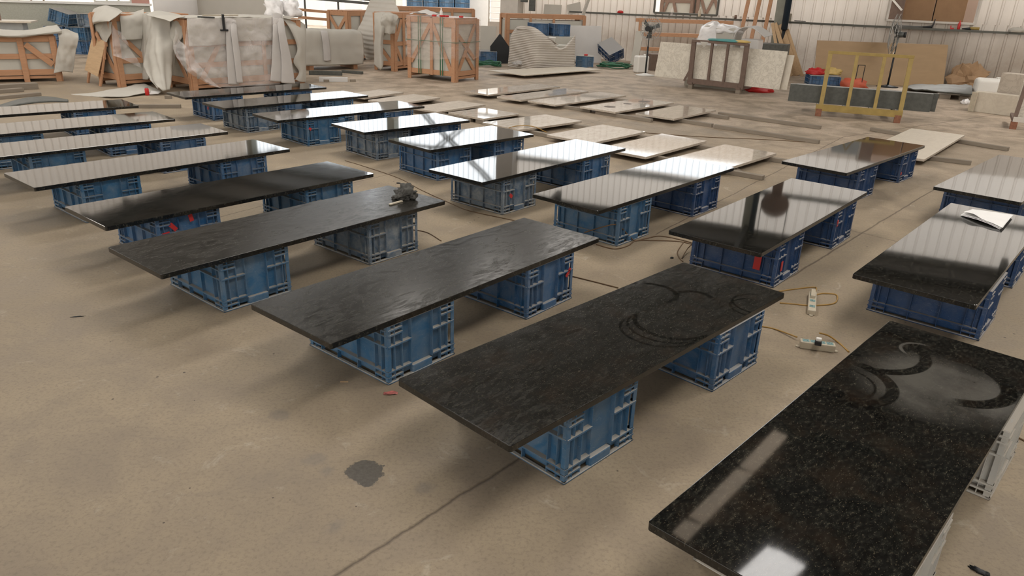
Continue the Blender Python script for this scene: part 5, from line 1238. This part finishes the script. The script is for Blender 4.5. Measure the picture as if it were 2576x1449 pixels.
ba, bb = G(2441, 280), G(2540, 293)
byaw = math.degrees(math.atan2(bb.y - ba.y, bb.x - ba.x))
def rblock(label, x0, x1, y, off, z0, h, w, mat, name='stone_block'):
    u0 = FP((ba.x, ba.y), byaw, x0, y, off).x; u1 = FP((ba.x, ba.y), byaw, x1, y, off).x; e = dirv(byaw); n = Vector((-e.y, e.x, 0)); q = Vector((ba.x, ba.y, 0)) + n * off
    o = MB().b2((u0, 0, 0), (u1, w, h)).build(name, M[mat], bevel=.008); o.location = (q.x, q.y, z0); o.rotation_euler = (0, 0, R(byaw)); return tag(o, label, 'stone block')
rblock('pale speckled stone block standing at the right edge', 2447, 2700, 260, .02, 0, .38, .25, 'marble_pale')
rblock('thin pale board standing before the end of the speckled block', 2438, 2452, 262, -.05, 0, .37, .04, 'cream', 'end_board')
rblock('upper weathered block on the speckled stone at the right edge', 2516, 2640, 200, .30, .0, .74, .30, 'marble_rough')
p = G(2475, 246); jt = thing('jerrycan', 'white plastic container lying behind the speckled stone block', 'jerrycan', (p.x, p.y), -20); MB().box((0, 0, .22), (.52, .32, .42)).build('can_body', M['white'], jt, bevel=.09, seg=5)
MB().lathe([(.03, 0), (.03, .04)], c=(.18, 0, .42), seg=12).build('cap', M['white'], jt)
p = G(2508, 242); jt = thing('small_jar', 'small dark blue jar with a pale lid beside the white container', 'jar', (p.x, p.y + .1, 0)); MB().lathe([(.06, 0), (.06, .36)], seg=16).build('jar_body', M['pipe'], jt); MB().lathe([(.065, .36), (.065, .41)], seg=16).build('lid', M['white'], jt)
pa = G(2545, 324)
t = thing('slab_rack', 'rusty brown steel rack cut off by the right edge', 'rack', (pa.x, pa.y), -30)
MB().bar((0, 0, .12), (.05, .18, 1.05), .06, .05, up=(0, 1, 0)).build('post', M['brownpaint'], t); MB().b2((-.04, -.05, 0), (.06, .05, .12)).build('foot', M['rust'], t)
MB().bar((-.02, 0, .16), (1.4, 0, .16), .06, .08).build('base_rail', M['pier'], t); MB().bar((.0, .18, 1.05), (1.5, .18, 1.05), .06, .05).build('top_rail', M['brownpaint'], t)
MB().bar((.0, .06, .14), (.0, .9, .14), .06, .05).build('cross_bar', M['brownpaint'], t)
p = G(2575, 300); o = MB().b2((0, 0, 0), (1.4, .025, .62)).build('marble_slab', M['marble_vein'], bevel=.002); o.location = (pa.x + .05, pa.y + .12, .19); o.rotation_euler = (R(-8), 0, R(-30)); tag(o, 'veined marble slab standing in the rack at the right edge', 'stone slab')

# ---- things on the girt shelf and on the wall
def wl(x, y, off=.10, z=None):
    p = W(x, y, off)
    if z is not None: p.z = z
    return p
GZ = 1.356
def shelf_item(name, label, cat, x, build, yaw=-25):
    p = W(x, 60, .09 if x < 2500 else .17); t = build(); t.location = (p.x, p.y, GZ); t.rotation_euler = (0, 0, R(yaw)); return tag(t, label, cat)
shelf_item('squeeze_bottle', 'small red bottle on the wall ledge under the cardboard window', 'bottle', 2414, lambda: MB().lathe([(.03, 0), (.035, .02), (.035, .13), (.015, .17), (.012, .21)], seg=14).build('squeeze_bottle', M['red']))
shelf_item('red_clip', 'small red clip tool on the wall ledge left of the red bottle', 'clip', 2398, lambda: MB().bar((-.04, 0, .01), (.04, 0, .02), .03, .03).bar((-.03, 0, .0), (-.04, 0, .08), .02, .02).build('red_clip', M['red']))
shelf_item('grease_gun', 'yellow and black tube tool lying on the wall ledge', 'tool', 2455, lambda: MB().tube([(-.10, 0, .04), (.10, 0, .04)], .035, 12).build('grease_gun', M['yellow']))
shelf_item('tool_grip', 'black grip of the tool lying on the wall ledge', 'tool', 2441, lambda: MB().tube([(-.16, 0, .02), (.04, 0, .03)], [.012, .035], 10).build('tool_grip', M['dark']))
shelf_item('hand_tool', 'dark curved hand tool lying on the wall ledge under the cardboard window', 'tool', 2340, lambda: MB().tube([(-.35, 0, .02), (-.1, 0, .02), (.05, 0, .03), (.08, 0, .10), (.09, 0, .22)], [.01, .02, .035, .015, .012], 8).build('hand_tool', M['dark']))
shelf_item('long_tool', 'flat metal tool lying on the ledge behind the tall fan', 'tool', 2290, lambda: MB().bar((-.3, 0, .02), (.3, 0, .02), .06, .025).build('long_tool', M['steel']))
shelf_item('cloth_rag', 'pale rag hanging on the ledge at the right edge of the picture', 'rag', 2562, lambda: MB().blob((0, 0, 0), (.16, .06, .07), 3, .5, 3, 2).build('cloth_rag', M['foam']))
shelf_item('water_bottle', 'clear water bottle on the ledge above the pinewood rack', 'bottle', 1687, lambda: MB().lathe([(.03, 0), (.035, .02), (.035, .16), (.014, .20), (.014, .23)], seg=16).build('water_bottle', M['film']))
shelf_item('glue_bottle', 'white bottle on the ledge above the foam bundle', 'bottle', 1757, lambda: MB().lathe([(.04, 0), (.045, .02), (.045, .16), (.014, .22), (.012, .26)], seg=16).build('glue_bottle', M['cream']))
shelf_item('red_cap_tool', 'small red hand tool on the ledge near the tilted foam pieces', 'tool', 1558, lambda: MB().blob((0, 0, 0), (.10, .04, .05), 2, .4, 3, 1).build('red_cap_tool', M['red']))
shelf_item('tin_can', 'small dark jar on the ledge right of the foam bundle', 'tin', 1848, lambda: MB().lathe([(.035, 0), (.035, .10)], seg=14).build('tin_can', M['wood_dark']))
shelf_item('wire_coil', 'small wire bits on the ledge right of the steel column', 'wire', 2005, lambda: MB().torus((0, 0, .02), .08, .008, 20).torus((.15, 0, .02), .06, .008, 20).build('wire_coil', M['dark']))
shelf_item('foam_offcut', 'grey rectangular board standing on the ledge right of the steel column', 'board', 1972, lambda: MB().b2((-.17, 0, 0), (.17, .02, .20)).build('foam_offcut', M['cream']))
for k, (xa, ya_, xb, yb_) in enumerate(((1367, 15, 1410, 36), (1428, 18, 1462, 38))):
    a_ = wl(xa, yb_, .15); b_ = wl(xb, yb_, .15)
    o = MB().b2((0, 0, 0), ((b_ - a_).length, .02, .30)).build('foam_board', M['foam']); o.location = a_; o.rotation_euler = (R(-8), 0 if k == 0 else R(-14), math.atan2((b_ - a_).y, (b_ - a_).x)); tag(o, ('beige board lying against the wall above the wide pine crate', 'tilted beige board against the wall right of the wide pine crate')[k], 'board')
a_ = W(1478, 0, .3); b_ = W(1461, 38, .5); d = a_ - b_; o = MB().bar((0, 0, -.2), tuple(d * 1.6), .05, .09).build('leaning_lath', M['foam']); o.location = b_; tag(o, 'pale lath leaning against the wall above the wide pine crate', 'lath')
pB = wl(1318, 5, .35); t = thing('switch_box', 'dark electrical box and grey pipe beside the whitewashed pier', 'switch box', (pB.x, pB.y, 1.55), -25)
MB().b2((-.10, -.05, .0), (.12, .05, .6)).build('box_body', M['steel'], t, bevel=.01); MB().b2((.2, -.05, -.25), (.38, .05, 1.2)).build('cable_duct', M['grey_stone'], t); MB().b2((-.05, -.06, .2), (.05, -.05, .45)).build('box_window', M['dark'], t)
# round brown plate with cords, seen mirrored in a slab
pr = wallp(-2.05, 4.45, .18)
t = thing('round_plate', 'round rusty plate hung on the upper wall beside the steel column', 'plate', tuple(pr), -25)
MB().lathe([(.40, -.02), (.40, .02)], seg=32, M=Matrix.Rotation(R(90), 3, 'X')).build('disc', M['wood_dark'], t); MB().b2((-.14, -.02, -1.1), (.14, .02, -.3)).build('neck', M['wood_dark'], t)
for x in (-.38, .38): MB().tube([(x, 0, 0), (x * .95, 0, 1.2)], .012, 6).build('cord', M['dark'], t)
# warning sign mirrored in the far right slab
pr = wallp(-.45, 2.2, .06); t = thing('warning_sign', 'grey wall sign with a yellow triangle mark above the plywood sheet', 'sign', tuple(pr), -25)
MB().b2((-.36, -.01, 0), (.36, .0, .55)).build('sign_plate', M['grey_top'], t)
b = MB()
for a1, a2 in (((-.2, .1), (.2, .1)), ((.2, .1), (0, .45)), ((0, .45), (-.2, .1))): b.bar((a1[0], -.015, a1[1]), (a2[0], -.015, a2[1]), .01, .035)
b.lathe([(.035, 0), (.035, .01)], c=(0, -.02, .22), seg=12, M=Matrix.Rotation(R(90), 3, 'X')); b.build('warning_mark', M['yellow'], t)
# ---- seen through the windows: cardboard boxes and crates outside
for k, (sx, zz) in enumerate(((0, 0), (1, 0), (0, 1), (1, 1), (0, 2), (1, 2))):
    s0 = wb0 + .36; wid = (wb1 - wb0 - .62) / 2
    p = wallp(s0 + wid * (sx + .5) + .03 * sx, 0, -.8)
    lab = '%s cardboard box of the %s layer outside the right window' % (('left', 'right')[sx], ('lowest', 'middle', 'top')[zz])
    o = MB().box((0, 0, .36), (wid, .6, .70)).build('cardboard_box', M['card'], bevel=.006); o.location = (p.x, p.y, .68 + .72 * zz - .03); o.rotation_euler = (0, 0, math.atan2(WT.y, WT.x)); tag(o, lab, 'cardboard box', 'cardboard boxes outside the window')
p = wallp((wb0 + wb1) / 2, 0, -.8); t = thing('outdoor_table', 'plain table outside the right window carrying the cardboard boxes', 'table', (p.x, p.y), -25.2)
MB().b2((-1.2, -.35, .60), (1.2, .35, .648)).build('table_top', M['wood_grey'], t)
for x in (-1.1, 1.1):
    for y in (-.28, .28): MB().b2((x - .03, y - .03, 0), (x + .03, y + .03, .60)).build('leg', M['wood_grey'], t)
s0 = (wa0 + wa1) / 2
ow = wallp(wa0 - .1, 0, -1.0)
t = wood_crate('wooden_crate', 'dusty crate frames stacked outside, seen through the left wall window, front one', (ow.x, ow.y), -25, 1.0, .6, 2.2, [(.1, 1.4, .3, 2.0), (.3, 2.0, .5, 1.4), ('r', 1.75), ('r', 1.35)], [], mat='wood_dark')
ow = wallp(wa0 + 1.0, 0, -1.0)
t = wood_crate('wooden_crate', 'dusty crate frames outside the left wall window, right one with V braces', (ow.x, ow.y), -25, 1.0, .6, 2.2, [(.1, 1.9, .3, 1.4), (.3, 1.4, .5, 1.9), (.5, 1.9, .7, 1.4), (.7, 1.4, .9, 1.9), ('r', 2.0), ('r', 1.35)], [], mat='wood_dark')

o = MB().b2((0, 0, 0), (5.2, .12, 3.6)).build('wall_outside', M['blockwall']); o.location = wallp(wb0 - 1.0, 0, -2.2); o.rotation_euler = (0, 0, math.atan2(WT.y, WT.x)); struct(o)
o = MB().b2((0, 0, 0), (.34, .05, 1.9)).build('slab_face', M['brownpaint']); o.location = wallp(wb0 + .02, 0, -.35); o.rotation_euler = (0, 0, math.atan2(WT.y, WT.x)); o.location.z = 1.2; 
t = thing('speckled_slab', 'brown speckled stone slab outside the left edge of the right window', 'panel', tuple(wallp(wb0 + .02, 0, -.35)), -25.2); o.parent = t; o.location = (0, 0, 1.2); o.rotation_euler = (0, 0, 0)
MB().b2((0, -.02, 0), (.05, .05, 1.2)).build('leg', M['wood_grey'], t); MB().b2((.28, -.02, 0), (.33, .05, 1.2)).build('leg', M['wood_grey'], t); MB().bar((.03, -.03, 2.0), (.30, -.03, 1.75), .02, .05).build('tape_strip', M['white'], t)
# ---- outdoors, left
def simple_stack(x0, y0, nx, nz, yaw, lab, grp, step=.52):
    pass
bxs = G(1045, 103); k = 0
e = dirv(12)
for ix in range(4):
    for iz in range(7):
        p = Vector((-5.0 + ix * .68, 34.0 + ix * .14, 0)); z = iz * (CH + .003)
        if iz >= 3 or ix == 0:
            o = crate('blue crate in the tall stack standing outside in the daylight', (p.x, p.y, z), 12 - 90 + 90, 'crate_dusty', 'stacked blue crates outside')
            o.scale = (1.35, 1, 1)
        else:
            o = crate('blue crate in the tall stack standing outside in the daylight', (p.x, p.y, z), 12, 'crate', 'stacked blue crates outside'); o.scale = (1.35, 1, 1)
# concrete low wall, table and blue crates on the left
a_, b_ = Vector((-17.9, 17.9, 0)), Vector((-10.0, 20.9, 0)); d = b_ - a_
o = MB().box((0, 0, .575), (d.length, .22, 1.15)).build('low_wall', M['stucco'], bevel=.01); o.location = (a_ + b_) / 2; o.rotation_euler = (0, 0, math.atan2(d.y, d.x)); o.name = 'wall_low'; struct(o)
o = MB().box((0, 0, 1.175), (d.length + .1, .30, .05)).build('trim_7', M['white']); o.location = (a_ + b_) / 2 ; o.rotation_euler = (0, 0, math.atan2(d.y, d.x)); struct(o)
ltx = atd(12, 60, 17.2)
t = thing('stone_table', 'stone slab table in front of the low grey wall at the left edge', 'table', (ltx.x - .7, ltx.y), 18)
MB().b2((-.9, -.1, .80), (1.15, .5, .84)).build('table_top', M['marble_pale'], t, bevel=.004); MB().b2((-.8, 0, 0), (.95, .4, .80)).build('table_base', M['grey_top'], t, bevel=.01)
t = thing('brown_frame', 'dark brown metal frame standing on the stone table', 'frame', (ltx.x - .55, ltx.y + .1, .84), 18)
beam(t, 'top_bar', (-.6, 0, .14), (.35, 0, .14), .03, .04, 'wood_dark'); beam(t, 'post', (.35, 0, 0), (.35, 0, .16), .03, .04, 'wood_dark'); beam(t, 'post', (-.5, 0, 0), (-.5, 0, .16), .03, .04, 'wood_dark')
for k, (x, y, z, mt, lab) in enumerate(((200, 137, 0, 'crate', 'blue crate at the bottom of the pile between the two left crates'), (200, 137, CH + .004, 'crate_dusty', 'second blue crate up in the pile between the two left crates'))):
    p = G(x, y); crate(lab, (p.x - .25, p.y, z), 0, mt, 'blue crates in the background')
p = G(200, 137); crate('pale blue crate on top at the right of the pile by the low wall', (p.x + .05, p.y + .05, 2 * (CH + .004)), 0, 'crate_grey', 'blue crates in the background')
crate('tilted dusty crate leaning on the pile by the low grey wall', (p.x - .72, p.y + .1, 2 * (CH + .004) + .12), 0, 'crate_dusty', 'blue crates in the background', tilt=(0, R(18), R(5)))
crate('blue crate low behind the left foam covered crate', (p.x - .85, p.y + .1, 0), 0, 'crate', 'blue crates in the background')
crate('blue crate under the tilted one by the low grey wall', (p.x - .85, p.y + .1, CH + .004), 0, 'crate', 'blue crates in the background')
# frames standing outside beyond the low wall
for k, (x0, x1, y0, y1, mt, lab) in enumerate(((18, 112, 2, 12, 'wood_dark', 'brown window frame standing outside beyond the low grey wall'), (240, 330, 3, 13, 'white', 'white railing standing outside beyond the low grey wall'))):
    a_ = atd(x0, y1, 21); b_ = atd(x1, y1, 21.6); t = thing('metal_railing', lab, 'railing', (a_.x, a_.y, 0), math.degrees(math.atan2(b_.y - a_.y, b_.x - a_.x))); LL = (b_ - a_).xy.length
    for x in (0, LL * .33, LL * .66, LL): beam(t, 'post', (x, 0, 0), (x, 0, 2.0), .04, .05, mt)
    for z in (1.2, 1.68, 1.98): beam(t, 'rail', (0, 0, z), (LL, 0, z), .04, .05, mt)
p = atd(352, 8, 22); t = thing('pink_gate', 'pale pink metal gate panel standing outside on the left', 'gate', (p.x, p.y), 10)
MB().b2((-.25, 0, 0), (.25, .03, 2.1)).build('gate_panel', M['pink'], t); MB().bar((-.2, -.02, 2.0), (.2, -.02, 1.3), .02, .05).build('gate_brace', M['white'], t)
# trestle with grey bars, right of the big crate
t = thing('bar_rack', 'light steel rack with long bars behind the covered crate', 'rack', (*atd(770, 60, 21.6).xy, 0), 10)
for x in (0, .9, 1.8): beam(t, 'post', (x, 0, 0), (x, 0, 1.62), .05, .05, 'steel')
for z, m_ in ((1.60, 'steel'), (1.5, 'steel'), (1.18, 'wood'), (.98, 'wood')): beam(t, 'bar', (-.2, -.03, z), (2.1, -.03, z - .12), .05, .07, m_)
